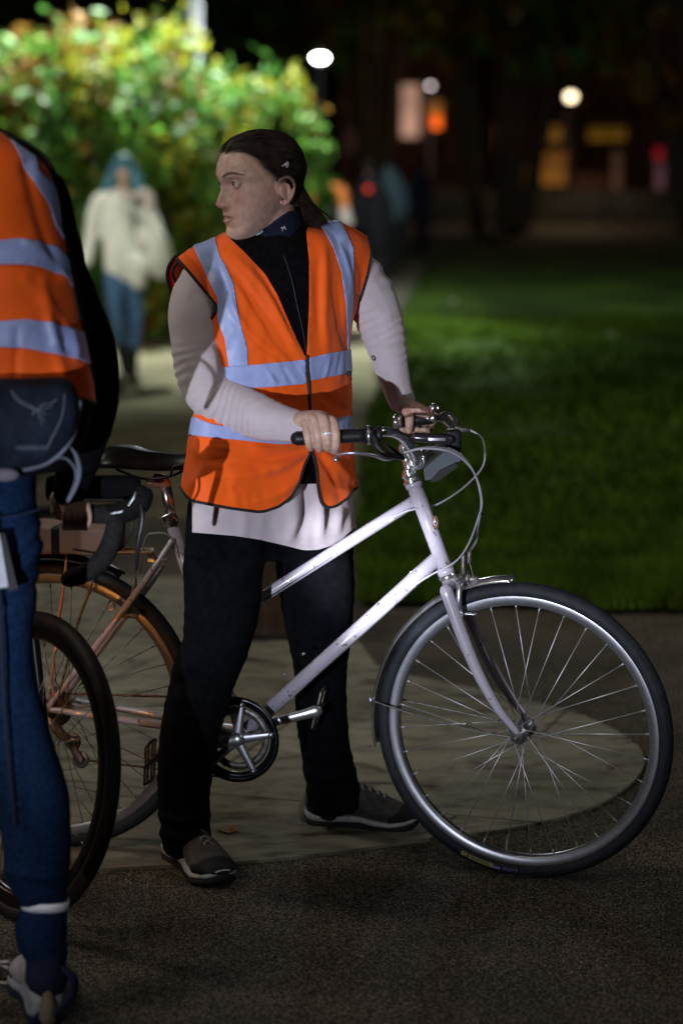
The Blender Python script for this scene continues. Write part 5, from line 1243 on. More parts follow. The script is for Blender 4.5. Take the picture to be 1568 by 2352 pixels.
    # collar and neck tube
    def collar(c0, c1, r0, r1, cut, m, nm, par, thick=.003, wob=.002):
        V, F, P, R, n = tube([c0, (c0 + c1) / 2, c1], [r0, (r0 + r1) / 2, r1], n=64, sub=14, caps='flat', ret='path'); F = F[:-2]
        V = V + np.array([[mnoise.noise(Vector(p) * 30) * wob, mnoise.noise(Vector(p) * 30 + Vector((5, 5, 5))) * wob, 0] for p in V])
        pr = proj(V); f = pr[:, 1] - np.interp(pr[:, 0], [c[0] for c in cut], [c[1] for c in cut])
        V, F, _ = clip(V, np.array(F), f); o = mk(nm, V, F, m, par); solid(o, thick, -1); return o, V, F
    col, Vc, Fc = collar(at(645, 612, 5.66), at(622, 490, 5.64), .090, .068, [(530, 552), (560, 551), (600, 546), (640, 541), (662, 548), (690, 520), (720, 505)], M['fleece'], 'collar', g)
    buf, _, _ = collar(at(636, 580, 5.655), at(617, 462, 5.632), .070, .0625, [(540, 556), (565, 548), (590, 536), (615, 519), (640, 500), (662, 486), (690, 480)], M['navy'], 'neck_gaiter', t, .003, .004)
    for u, v, s in ((652, 524, 'M'),):
        cu = bpy.data.curves.new('l', 'FONT'); cu.body = s; cu.size = .014; cu.extrude = .0004; to = bpy.data.objects.new('l', cu); COL.objects.link(to)
        dg = bpy.context.evaluated_depsgraph_get(); me = bpy.data.meshes.new_from_object(to.evaluated_get(dg)); Vt = np.array([q.co[:] for q in me.vertices]); Ft = [list(q.vertices) for q in me.polygons]; bpy.data.objects.remove(to); bpy.data.meshes.remove(me)
        a = .35; Vt = Vt - Vt.mean(0); c = np.array(list(at(u - 1, v, 5.575))); W_ = np.stack([Vt[:, 0] * math.cos(a) - Vt[:, 1] * math.sin(a), -Vt[:, 2], Vt[:, 0] * math.sin(a) + Vt[:, 1] * math.cos(a)], 1)
        mk('gaiter_letter', W_ + c, Ft, mat('pale_print', (.5, .5, .55), .6), buf, smooth=False)
    V, F = tube([at(590, 539, 5.555), at(597, 536, 5.556), at(603, 531, 5.558)], .0022, n=6); mk('gaiter_print', V, F, mat('cyan_print', (.25, .45, .5), .6), buf)
    V, F = tube([at(668, 500, 5.60), at(664, 508, 5.595), at(668, 516, 5.60)], .0015, n=6); mk('gaiter_print', V, F, mat('lime_print', (.35, .42, .05), .6), buf)
    # -- sweater: lower body
    low = rows_loft([(1040, 446, 800, 5.69, .122), (1130, 441, 806, 5.70, .126), (1200, 436, 816, 5.705, .128), (1245, 432, 824, 5.71, .130), (1290, 430, 828, 5.71, .132)], n=160, sub=14)
    Vl, Fl = low; Vl = twist(Vl); Fl = np.array(Fl[:-2]); Nl = vnorm(Vl, Fl); Pl = proj(Vl)
    d = folds(Pl, [([(700, 1090), (704, 1160), (690, 1245)], -.010, 9), ([(722, 1100), (728, 1160), (735, 1235)], .012, 12), ([(670, 1130), (672, 1190), (655, 1250)], .010, 13), ([(560, 1170), (560, 1240)], .003, 14), ([(780, 1160), (770, 1230)], .006, 12), ([(625, 1180), (620, 1250)], -.003, 14)]) * (Nl[:, 1] < 0)
    Vl = Vl + Nl * (d + .002 * fbm(Vl, 12, 9))[:, None]; Pl = proj(Vl)
    hem = [(441.5, 1040), (441.5, 1223), (480, 1226), (540, 1231), (600, 1240), (650, 1252), (700, 1264), (730, 1263), (762, 1253), (790, 1235), (815, 1212), (900, 1190), (900, 1040)]
    fr_ = Nl[:, 1] < 0
    f = np.where(fr_, psdf(Pl, hem), np.where(Vl[:, 1] < 5.72, np.minimum(Pl[:, 0] - 441.5, 1220 - Pl[:, 1]), (Vl[:, 2] - at(640, 1240, 5.8).z) * 900))
    rib = np.arctan2(Vl[:, 1] - 5.69, Vl[:, 0] + .14) * 300
    me_attr = rib
    V, F, used = clip(Vl, Fl, f)
    # attribute after clipping: recompute
    rib2 = V[:, 0] * 2500 + V[:, 1] * 700
    sw = mk('sweater', V, F, M['knit'], t, attr=rib2); solid(sw, .003, -1)
    # -- sleeves
    def sleeve(rows, fl_, nm, rib_n=22, elbow=None):
        pts = [at(u, v, Y) for u, v, Y, r_ in rows]; rad = [r_ * mpp(Y) for u, v, Y, r_ in rows]
        V, F, P, R, n = tube(pts, rad, n=96, sub=26, caps='round', ret='path')
        m_ = len(P); ringi = np.repeat(np.arange(m_), n); angi = np.tile(np.arange(n), m_)
        arc = np.concatenate([[0], np.cumsum(np.linalg.norm(np.diff(P, axis=0), axis=1))])
        s_ = arc[ringi]; d_ = np.zeros(len(V)); ctr = P[ringi]; nd = V - ctr; nd /= np.linalg.norm(nd, axis=1)[:, None] + 1e-9
        for s0, s1, amp, wl, a0, asp in fl_:
            env = np.clip(np.minimum(s_ - s0, s1 - s_) / (.25 * (s1 - s0)), 0, 1); ph = 2 * math.pi * (angi / n - a0)
            loc = np.clip(.5 + .5 * np.cos(ph), 0, 1) ** asp
            d_ += amp * env * loc * np.sin(2 * math.pi * (s_ + .006 * np.sin(ph * 2 + s_ * 40)) / wl + 3.2 * np.array([mnoise.noise(Vector(p) * 11) for p in V]))
        d_ += .0016 * fbm(V, 14, 2.2, 2)
        V = V + nd * d_[:, None]
        rib = angi / n * 2 * math.pi * 1.0 * 150
        return mk(nm, V, F, M['knit'], sw, attr=rib)
    sleeve([(492, 612, 5.60, 38), (458, 655, 5.565, 50), (447, 710, 5.545, 59), (452, 770, 5.54, 61), (460, 830, 5.535, 61), (474, 880, 5.53, 62), (500, 915, 5.52, 60), (545, 938, 5.505, 56), (595, 957, 5.485, 51), (640, 971, 5.462, 44), (676, 977, 5.438, 38), (692, 978, 5.428, 34)],
           [(.22, .34, .0014, .022, .12, 2.5), (.34, .52, .0020, .019, .2, 1.6), (.40, .56, .0016, .027, .8, 1.4), (.02, .14, .002, .04, .3, 1)], 'sleeve')
    sleeve([(790, 590, 5.74, 48), (818, 622, 5.765, 51), (845, 668, 5.785, 54), (866, 720, 5.795, 54), (884, 780, 5.805, 48), (897, 835, 5.815, 40), (908, 880, 5.832, 34), (920, 915, 5.85, 31), (926, 926, 5.853, 29)],
           [(.05, .20, .004, .034, .3, 1.6), (.14, .30, .0022, .025, .6, 1.4), (.22, .36, .0016, .019, .2, 1.4)], 'sleeve')
    # ---------------------------------------------------------------- trousers
    nl = limb([(530, 1170, 5.645, 104), (514, 1300, 5.615, 97), (508, 1400, 5.59, 92), (496, 1480, 5.565, 82), (470, 1545, 5.545, 79), (452, 1620, 5.54, 76), (434, 1700, 5.54, 72), (424, 1800, 5.565, 66), (424, 1880, 5.60, 63), (428, 1930, 5.63, 59), (430, 1944, 5.635, 58)], n=56, sub=10, flat=.95, caps='flat')
    fg = limb([(712, 1175, 5.83, 74), (722, 1280, 5.815, 94), (728, 1380, 5.82, 90), (733, 1470, 5.84, 76), (737, 1560, 5.865, 65), (738, 1640, 5.89, 64), (752, 1750, 5.93, 62), (764, 1815, 5.955, 66), (768, 1850, 5.965, 66)], n=56, sub=10, flat=.95, caps='flat')
    pel = rows_loft([(1100, 455, 790, 5.70, .100), (1160, 430, 808, 5.715, .092), (1230, 425, 812, 5.72, .095), (1275, 425, 815, 5.71, .10)], n=48); pel = (twist(pel[0]), pel[1])
    V, F = union([nl, fg, pel], .006, 3)
    N_ = vnorm(V, F); P_ = proj(V)
    d = .0035 * fbm(V, 8, 5) + .0022 * fbm(V * np.array([1, 1, 2.2]), 20, 7, 2)
    d += folds(P_, [([(400, 1545), (450, 1530), (520, 1545)], .006, 10), ([(395, 1575), (450, 1562), (530, 1580)], -.005, 9), ([(390, 1610), (440, 1600), (510, 1615)], .004, 10), ([(365, 1870), (420, 1885), (485, 1870)], .007, 9), ([(365, 1893), (420, 1908), (485, 1893)], -.006, 8), ([(365, 1915), (425, 1925), (485, 1915)], .006, 8),
                         ([(695, 1770), (750, 1785), (820, 1770)], .007, 9), ([(695, 1795), (760, 1808), (828, 1795)], -.006, 8), ([(700, 1735), (760, 1745), (815, 1735)], .004, 9), ([(600, 1265), (560, 1320), (520, 1340)], .005, 12), ([(640, 1280), (700, 1330), (760, 1350)], .004, 12)]) * (N_[:, 1] < .2)
    mk('trousers', V + N_ * d[:, None], F, M['trouser'], t)
    # ---------------------------------------------------------------- shoes
    for q_ in ([(426, 1860, 5.60), (427, 1915, 5.635), (425, 1945, 5.65)], [(766, 1790, 5.96), (760, 1830, 5.965), (757, 1860, 5.965)]):
        V, F = tube([at(*q) for q in q_], [.046, .036, .033], n=24); mk('sock', V, F, M['shoe_dark'], t)
    make_shoe(t, gr(396, 1966), gr(532, 2056), .305, .112)
    make_shoe(t, gr(704, 1893), gr(960, 1910), .292, .102)
    return t

M['shoe_up'] = mat('shoe_suede', (0.042, 0.038, 0.037), 0.9, var=.35, vscale=60, bump=.4, bscale=250)
M['shoe_dark'] = mat('shoe_dark', (0.014, 0.014, 0.016), 0.8, spec=.2)
M['shoe_mid'] = mat('shoe_midsole', (0.34, 0.33, 0.33), 0.7, var=.15, vscale=40)
M['lace'] = mat('shoe_lace', (0.20, 0.18, 0.17), 0.8)
def make_shoe(parent, heel, toe, Ln, Wd, up_m=None, mid_m=None, dark_m=None, name='shoe', mark=True, tongue=True, lift=0.0):
    up_m = up_m or M['shoe_up']; mid_m = mid_m or M['shoe_mid']; dark_m = dark_m or M['shoe_dark']
    f = (toe - heel); f.z = 0; f.normalize(); s = Vector((-f.y, f.x, 0)); U = Vector((0, 0, 1))
    X = [0, .03, .10, .22, .36, .50, .64, .78, .90, .97, 1.0]
    WW = [.42, .58, .70, .70, .66, .72, .90, .98, .84, .56, .30]
    HT = [.085, .112, .126, .130, .128, .114, .096, .078, .066, .054, .042]
    ZB = [.022, .010, .006, .006, .009, .010, .005, .004, .010, .018, .024]
    def W(x, y, z): return heel + f * (x * Ln) + s * (y * Wd / 2) + U * (z + lift)
    def loft(z0f, z1f, wsc, ex, m, nm, par, nn=36, z1off=0):
        xs = np.linspace(0, 1, 34); rings = []
        for x in xs:
            w = np.interp(x, X, WW) * wsc; h = np.interp(x, X, HT); zb = np.interp(x, X, ZB)
            a = z0f(h, zb, x); b = z1f(h, zb, x); rg = []
            for k in range(nn):
                t = 2 * math.pi * k / nn; c, q = math.cos(t), math.sin(t)
                yy = math.copysign(abs(c) ** (2 / ex[0]), c); zz = math.copysign(abs(q) ** (2 / ex[1]), q)
                wz = w * (1 - (.34 if ex[0] < 2.4 else 0) * max(0, zz) * (1 if x < .6 else .5))
                rg.append(list(W(x, yy * wz, (a + b) / 2 + (b - a) / 2 * zz)))
            rings.append(np.array(rg))
        V, F = ring_loft(rings); return mk(nm, V, F, m, par)
    up = loft(lambda h, zb, x: zb + .012, lambda h, zb, x: h, .96, (2.2, 2.3), up_m, name, parent)
    loft(lambda h, zb, x: zb + .010, lambda h, zb, x: zb + .034 - .010 * x, 1.02, (3.4, 3.5), mid_m, 'midsole', up)
    loft(lambda h, zb, x: max(0, zb - .004), lambda h, zb, x: zb + .014, 1.04, (3.4, 4), dark_m, 'outsole', up)
    # toe rand
    xs = np.linspace(.76, 1.0, 12); rings = []
    for x in xs:
        w = np.interp(x, X, WW) * 1.0; h = np.interp(x, X, HT); zb = np.interp(x, X, ZB); rg = []
        for k in range(28):
            t = 2 * math.pi * k / 28; c, q = math.cos(t), math.sin(t); yy = math.copysign(abs(c) ** .85, c); zz = math.copysign(abs(q) ** .87, q)
            top = h + .002 - .014 * (1 - min(1, (x - .76) / .12)); rg.append(list(W(min(x, 1.0) + .004, yy * w * (1 - .30 * max(0, zz) * .5), (zb + .012 + top) / 2 + (top - zb - .012) / 2 * zz)))
        rings.append(np.array(rg))
    V, F = ring_loft(rings); mk('toe_cap', V, F, dark_m, up)
    V, F = tube([W(-.005, 0, .022), W(-.008, 0, .05), W(.005, 0, .082)], [.020, .018, .010], n=14, flat=.9); mk('heel_patch', V, F, mat('heel_tan', (.14, .115, .07), .8), up)
    # laces and panels
    pl = []
    for i, x in enumerate((.36, .43, .50, .57, .64, .70)):
        h = np.interp(x, X, HT); w = .30
        pl.append(tube([W(x - .01, -w, h - .010), W(x, 0, h + .004), W(x + .02, w, h - .008)], .0024, n=6, sub=5)); pl.append(tube([W(x + .02, -w, h - .012), W(x, 0, h + .005), W(x - .01, w, h - .010)], .0024, n=6, sub=5))
    V, F = join(pl); mk('laces', V, F, M['lace'], up)
    for sd in (-1, 1):
        ps = []
        for x0, z0, x1, z1 in ((.10, .075, .30, .050), (.30, .050, .48, .060), (.16, .040, .40, .036)):
            y = lambda x: np.interp(x, X, WW) * .93
            ps.append(tube([W(x0, sd * y(x0) * .88, z0), W((x0 + x1) / 2, sd * y((x0 + x1) / 2) * .93, (z0 + z1) / 2 + .006), W(x1, sd * y(x1) * .90, z1)], [.002, .0035, .002], n=8, flat=.5))
        V, F = join(ps); mk('side_panel', V, F, mat('panel_grey', (.26, .25, .25), .7), up)
        if mark:
            c = W(.80, sd * -.70, .046); q = []
            zz = [(0, 0), (.25, 1), (.5, .1), (.72, 1), (1, .3)]
            q = tube([W(.76 + .06 * a, sd * (-.80 + .02 * a), .036 + .012 * b) for a, b in zz], .0010, n=6, smoothpath=False); mk('shoe_mark', q[0], q[1], M['shoe_mid'], up)
    return up
WOMAN = woman()
# ------------------------------------------------------------------ the man on the left
def man():
    jean = mat('blue_denim', (0.006, 0.018, 0.052), 0.95, spec=.08, var=.3, vscale=120, bump=.5, bscale=450, color2=(.008, .025, .070))
    blackc = mat('black_jacket', (0.004, 0.004, 0.005), 0.95, spec=.06, var=.3, vscale=40)
    navy = mat('bag_cloth', (0.010, 0.014, 0.027), 0.9, spec=.15, var=.35, vscale=25, bump=.4, bscale=350)
    trim = mat('bag_trim', (0.085, 0.095, 0.13), 0.75)
    Y0 = 4.74
    # body under the clothes, with the hand on the hood of the drop bar
    head, hF, tw, tl = head_mesh(at(-150, 190, 4.78), Vector((.35, .94, 0)), math.radians(15))
    arm = limb([(70, 440, 4.79, 40), (135, 560, 4.82, 38), (200, 860, 4.88, 36), (185, 1040, 4.93, 30), (152, 1150, 5.0, 26), (140, 1172, 5.0, 26)])
    hand = [tube([at(140, 1150, 4.99), at(160, 1165, 4.985), at(185, 1178, 4.98)], [.028, .030, .022], n=18, flat=.8)]
    for i in range(4):
        u = 150 + i * 16
        hand.append(tube([at(u, 1160, 4.96), at(u + 4, 1185, 4.945), at(u + 2, 1205, 4.955), at(u - 2, 1212, 4.985)], [.0105, .0108, .0095, .008], n=10, sub=5))
    hand.append(tube([at(165, 1160, 5.0), at(195, 1160, 5.02), at(215, 1168, 5.02)], [.013, .011, .009], n=10))
    core = rows_loft([(270, -160, -80, 4.78, .05), (340, -190, 20, 4.77, .08), (460, -240, 80, 4.76, .10), (900, -230, 130, 4.74, .11), (1080, -230, 90, 4.72, .11), (1180, -220, 80, 4.72, .10)], n=32)
    legs = [limb([(0, 1150, 4.70, 60), (5, 1400, 4.66, 58), (40, 1750, 4.62, 48), (95, 2050, 4.585, 36), (100, 2230, 4.575, 34), (102, 2280, 4.58, 34)]), limb([(-160, 1150, 4.74, 60), (-180, 1600, 4.75, 52), (-190, 2000, 4.78, 40), (-190, 2200, 4.8, 34)])]
    V, F = union([(tw(head), hF), tube([at(-150, 200, 4.78), at(-120, 330, 4.77)], [.055, .062], n=20), arm, core] + hand + legs, .004, 2)
    t = mk('person', V, F, M['skin']); tag(t, 'person in blue jeans and orange vest cut off by the left edge', 'person')
    ft = psdf(proj(tw(head)), [(-400, 0), (400, 0), (400, 190), (-60, 230), (-400, 230)]); 
    V, F, _ = clip(head + vnorm(head, np.array(hF[:-2])) * .008, np.array(hF[:-2]), np.where(ft > 0, 1.0, -1.0) * 1.0 + 0 * ft); mk('hair', tw(V), F, M['hair'], t)
    trunk = rows_loft([(290, -170, -65, 4.78, .06), (312, -190, -10, 4.775, .075), (335, -210, 40, 4.77, .088), (365, -235, 88, 4.77, .105), (410, -262, 114, 4.765, .118), (500, -275, 128, 4.76, .128), (600, -280, 152, 4.755, .132), (740, -280, 178, 4.75, .135), (850, -275, 198, 4.75, .138), (940, -270, 206, 4.745, .14), (1020, -265, 190, 4.74, .14), (1090, -255, 150, 4.73, .135)], n=72, sub=8)
    T, Q = union([trunk], .006, 4); N = vnorm(T, Q); P = proj(T)
    fz = fbm(T, 8, 2, 3)
    T2 = T + N * (.010 + .004 * fz)[:, None]; P2 = proj(T2); front = N[:, 1] < .1
    d = np.zeros(len(T)); 
    for line, a, w in (([(60, 380), (90, 500), (130, 620)], -.006, 12), ([(100, 650), (120, 760), (150, 880)], .006, 14), ([(40, 760), (36, 880)], -.004, 9), ([(60, 560), (110, 590), (150, 640)], .006, 10), ([(110, 730), (125, 790)], .006, 8), ([(140, 740), (150, 800)], -.005, 7), ([(165, 760), (175, 820)], .005, 7), ([(60, 640), (130, 720), (170, 800)], .004, 14)):
        ds, _ = ldist(P2, line); d += a * np.exp(-(ds / w) ** 2)
    T2 = T2 + N * (d * front)[:, None]
    vp = [(-600, 250), (0, 300), (28, 322), (60, 345), (95, 368), (122, 410), (136, 470), (140, 520), (152, 560), (165, 640), (187, 740), (207, 835), (226, 928), (180, 915), (100, 892), (30, 880), (0, 877), (-120, 870), (-600, 880)]
    f = np.where(front, psdf(P2, vp), psdf(P2, [(-600, 250), (600, 250), (600, 920), (-600, 920)]))
    V, F, _ = clip(T2, Q, f); vest = mk('vest', V, F, M['orange'], t); solid(vest, .002, -1)
    for V_, F_ in boundary_tubes(V, F, .0035, 14): mk('vest_piping', V_, F_, M['piping'], vest)
    def strip(poly, zr=None):
        fl = np.where(front, np.minimum(psdf(P2, poly), f), -1.0)
        if zr: fl = np.where(front, fl, np.minimum(T2[:, 2] - zr[0], zr[1] - T2[:, 2]) * 900)
        V, F, _ = clip(T2 + N * .0025, Q, fl); o = mk('reflective_strip', V, F, M['refl'], vest); solid(o, .0012, -1)
    z = lambda v: at(0, v, 4.75).z
    strip([(-600, 560), (-100, 556), (0, 552), (45, 547), (100, 556), (135, 568), (160, 600), (172, 665), (140, 632), (90, 612), (45, 607), (-100, 608), (-600, 612)], (z(610), z(555)))
    strip([(-600, 742), (0, 738), (60, 733), (120, 742), (190, 762), (230, 790), (230, 850), (190, 828), (120, 812), (60, 800), (0, 797), (-600, 800)], (z(800), z(740)))
    strip([(10, 300), (34, 335), (60, 385), (84, 425), (112, 470), (128, 520), (150, 555), (150, 480), (120, 420), (92, 395), (78, 350), (40, 310)])
    V, F = tube([at(30, 340, 4.68), at(80, 400, 4.66)], .001, n=4); 
    # orange front flap below the hem
    fl = [at(192, 925, 4.86), at(223, 925, 4.87), at(221, 950, 4.87), at(205, 985, 4.87), at(190, 1012, 4.87), at(176, 1020, 4.87), at(185, 970, 4.86)]
    V, F = extrude_poly(fl, Vector((.001, .004, 0))); mk('vest_flap', V, F, M['orange'], vest, smooth=False)
    # jacket
    Tj = T + N * (.003 + .002 * fz)[:, None]; V, F, _ = clip(Tj, Q, T[:, 2] - at(0, 1075, 4.72).z); mk('jacket', V, F, blackc, t)
    V, F = limb([(62, 420, 4.79, 58), (98, 450, 4.80, 56), (120, 520, 4.82, 55), (145, 600, 4.84, 53), (168, 680, 4.85, 54), (194, 760, 4.87, 56), (212, 840, 4.885, 60), (216, 910, 4.90, 59), (208, 970, 4.915, 54), (194, 1020, 4.93, 50), (178, 1070, 4.95, 45), (165, 1110, 4.97, 40), (156, 1140, 4.985, 34)], n=48, sub=10)
    V = V + vnorm(V, np.array(F[:-2])) * (.005 * fbm(V, 12, 6, 3))[:, None]; mk('sleeve', V, F, blackc, t)
    # jeans
    a = limb([(-5, 1060, 4.70, 86), (-2, 1150, 4.69, 88), (4, 1250, 4.675, 90), (4, 1340, 4.66, 86), (0, 1440, 4.65, 77), (4, 1550, 4.64, 76), (22, 1650, 4.63, 84), (46, 1750, 4.615, 90), (72, 1830, 4.605, 87), (82, 1920, 4.595, 80), (86, 2000, 4.59, 76), (98, 2050, 4.585, 60), (104, 2078, 4.583, 52), (94, 2138, 4.583, 62), (106, 2190, 4.58, 50), (106, 2205, 4.58, 46)], n=56, sub=8)
    b = limb([(-165, 1060, 4.74, 86), (-170, 1300, 4.75, 84), (-180, 1700, 4.76, 66), (-190, 2000, 4.78, 56), (-190, 2160, 4.8, 50)], n=40, sub=6)
    pel = rows_loft([(1000, -250, 150, 4.735, .11), (1080, -250, 84, 4.72, .115), (1160, -250, 84, 4.715, .115)], n=40)
    V, F = union([a, b, pel], .006, 3); Nn = vnorm(V, F); Pj = proj(V)
    d = .003 * fbm(V, 5, 4) + .0012 * fbm(V * np.array([1, 1, 2]), 14, 8, 2)
    for line, am, w in (([(0, 1330), (50, 1300), (95, 1250)], .008, 12), ([(0, 1400), (50, 1370), (90, 1340)], -.006, 10), ([(20, 2000), (90, 2015), (155, 2010)], .006, 9), ([(10, 1290), (60, 1250), (90, 1200)], .005, 9)):
        ds, _ = ldist(Pj, line); d += am * np.exp(-(ds / w) ** 2)
    jn = mk('jeans', V + Nn * d[:, None], F, jean, t)
    V, F = tube([at(-40, 1192, 4.60), at(30, 1186, 4.592), at(92, 1170, 4.605)], .0016, n=6, sub=6); mk('pocket_seam', V, F, M['navy'], jn)
    # white ankle band
    V, F = lathe([(.045, -.0085), (.0475, -.0085), (.0475, .0085), (.045, .0085)], at(104, 2076, 4.583), (.03, .1, 1), 48, closed=True); mk('ankle_band', V, F, mat('band_white', (.85, .85, .95), .4), t)
    # dark cord and grey reflective tag hanging down the leg
    V, F = tube([at(-12, 1190, 4.575), at(2, 1400, 4.565), at(10, 1600, 4.548), at(22, 1760, 4.52), at(36, 1892, 4.515)], .0052, n=10, sub=8, flat=.5); mk('hanging_cord', V, F, M['piping'], t)
    P_ = [at(-30, 1225, 4.56), at(0, 1225, 4.56), at(20, 1348, 4.555), at(-30, 1355, 4.555)]
    V, F = extrude_poly(P_, Vector((0, .004, 0))); mk('reflective_tag', V, F, mat('tag_grey', (.30, .33, .38), .6), t, smooth=False)
    P_ = [at(3, 1225, 4.562), at(12, 1225, 4.562), at(42, 1352, 4.557), at(20, 1357, 4.557)]
    V, F = extrude_poly(P_, Vector((0, .006, 0))); mk('tag_border', V, F, M['piping'], t, smooth=False)
    # shoe
    sh = make_shoe(t, gr(112, 2362), gr(66, 2240), .30, .108, mat('grey_trainer', (.30, .28, .29), .8, var=.2), mat('trainer_sole', (.20, .21, .24), .8), M['navy'], 'trainer', mark=False)
    V, F = tube([at(106, 2170, 4.58), at(106, 2215, 4.575), at(108, 2250, 4.57)], [.040, .040, .043], n=24); mk('sock', V, F, M['navy'], t)
    V, F = tube([at(150, 2225, 4.53), at(168, 2245, 4.52), at(165, 2290, 4.51), at(130, 2330, 4.50)], [.009, .012, .012, .008], n=12, flat=.5); mk('heel_counter', V, F, M['navy'], sh)
    # waist bag: a thing of its own
    bag = empty('waist_bag', at(60, 1000, 4.60), 'dark navy waist bag with a pale bird mark worn under the orange vest', 'bag')
    rows = [(868, -210, 150, 4.615, .045), (885, -215, 172, 4.60, .062), (925, -220, 184, 4.59, .070), (975, -218, 178, 4.588, .072), (1015, -205, 160, 4.59, .068), (1045, -185, 130, 4.598, .058), (1068, -155, 92, 4.61, .042), (1078, -130, 55, 4.62, .028)]
    V, F = rows_loft(rows, n=72, sub=10); Nb = vnorm(V, np.array(F[:-2])); V = V + Nb * (.004 * fbm(V, 9, 1, 3))[:, None]; mk('bag_body', V, F, navy, bag); BV = V; BP = proj(BV)
    def on(u, v, o=.003):
        m_ = BV[:, 1] < 4.60 + .02; j = np.argmin((BP[:, 0] - u) ** 2 + (BP[:, 1] - v) ** 2 + np.where(m_, 0, 1e6)); q = at(u, v, BV[j][1]); d_ = (q - Vector((0, 0, CAMH))).normalized(); return q - d_ * o
    V, F = tube([on(184, 925), on(174, 985), on(150, 1030), on(112, 1062), on(60, 1078), on(0, 1080), on(-90, 1078)], .0055, n=10, sub=8, flat=.8); mk('piping', V, F, trim, bag)
    V, F = tube([on(150, 905), on(142, 960), on(118, 1010), on(112, 1025)], .0025, n=8, sub=6, flat=.6); mk('seam_tape', V, F, trim, bag)
    V, F = tube([on(13, 985), on(18, 1060)], .002, n=8, flat=.6); mk('zip', V, F, M['piping'], bag)
    mark = mat('pale_mark', (.09, .11, .15), .8)
    strokes = [[(28, 898), (36, 914), (52, 927), (70, 936), (86, 944)], [(34, 902), (48, 918), (66, 928), (84, 938)], [(86, 944), (94, 934), (104, 928), (118, 926), (130, 918)], [(92, 942), (106, 938), (120, 932)], [(86, 944), (90, 956), (96, 966), (98, 974)], [(90, 944), (98, 956), (104, 968)], [(98, 946), (106, 952)], [(80, 944), (76, 952)]]
    V, F = join([tube([on(a, b, .004) for a, b in s_], .0024, n=8, sub=4, flat=.5) for s_ in strokes]); mk('bird_mark', V, F, mark, bag)
    r = np.random.default_rng(4); lt = []
    for k in range(9):
        u = 38 + k * 8.5; lt.append(tube([on(u, 1022 + r.random() * 2, .004), on(u + 3, 1034, .004), on(u + 5, 1025, .004)], .0012, n=6, flat=.6))
    V, F = join(lt); mk('faint_lettering', V, F, mark, bag)
    V, F = tube([on(165, 1030), at(176, 1048, 4.60), at(182, 1085, 4.60), at(172, 1120, 4.60), at(158, 1148, 4.60)], [.004, .007, .009, .009, .006], n=12, sub=8, flat=.5); mk('strap_loop', V, F, trim, bag)
    V, F = tube([on(120, 1055), at(150, 1052, 4.61), at(172, 1075, 4.61), at(176, 1110, 4.60)], .005, n=10, sub=8, flat=.5); mk('strap', V, F, trim, bag)
    V, F = ellipsoid(at(12, 1090, 4.56), (.028, .012, .014), n=18); mk('mesh_pocket', V, F, mat('lilac_mesh', (.10, .09, .12), .85), bag)
man()

# ------------------------------------------------------------------ people in the background
def figure(label, Y, head, hr, parts, hair=None, group='people walking through the park', skin=None, voxel=.012):
    """head: (u, v); parts: list of (name, material, [limb rows]...)"""
    body = [tube([at(head[0], head[1] - hr * .5, Y), at(head[0], head[1] + hr * .6, Y - .01)], [hr * mpp(Y) * .80, hr * mpp(Y) * .68], n=20), tube([at(head[0], head[1] + hr * .4, Y), at(head[0], head[1] + hr * 1.9, Y)], hr * mpp(Y) * .5, n=16)]
    inner = []
    for nm, m_, ls, pad in parts:
        for l in ls: inner.append(limb([(u, v, Yy, r * .62) for u, v, Yy, r in l], n=14))
    body.append(ellipsoid(at(head[0], head[1] + hr * .15, Y - hr * mpp(Y) * .75), (.012, .018, .02), n=10))
    V, F = union(body + inner, voxel, 2); t = mk('person', V, F, skin or M['skin']); tag(t, label, 'person', group)
    for nm, m_, ls, pad in parts:
        V, F = union([limb(l, n=20) for l in ls], voxel * 1.1, 3); V = V + vnorm(V, F) * (.012 * fbm(V, 5, 3, 2))[:, None]; mk(nm, V, F, m_, t)
    if hair:
        V, F = union([limb(l, n=20) for l in hair[1]], voxel * .9, 3); mk('hair', V, F, hair[0], t)
    return t
Yw = 18.6
wool = mat('white_wool', (0.78, 0.80, 0.76), .9, var=.08, vscale=6, bump=.6, bscale=40)
dj = mat('mid_blue_denim', (.055, .13, .27), .85, var=.2)
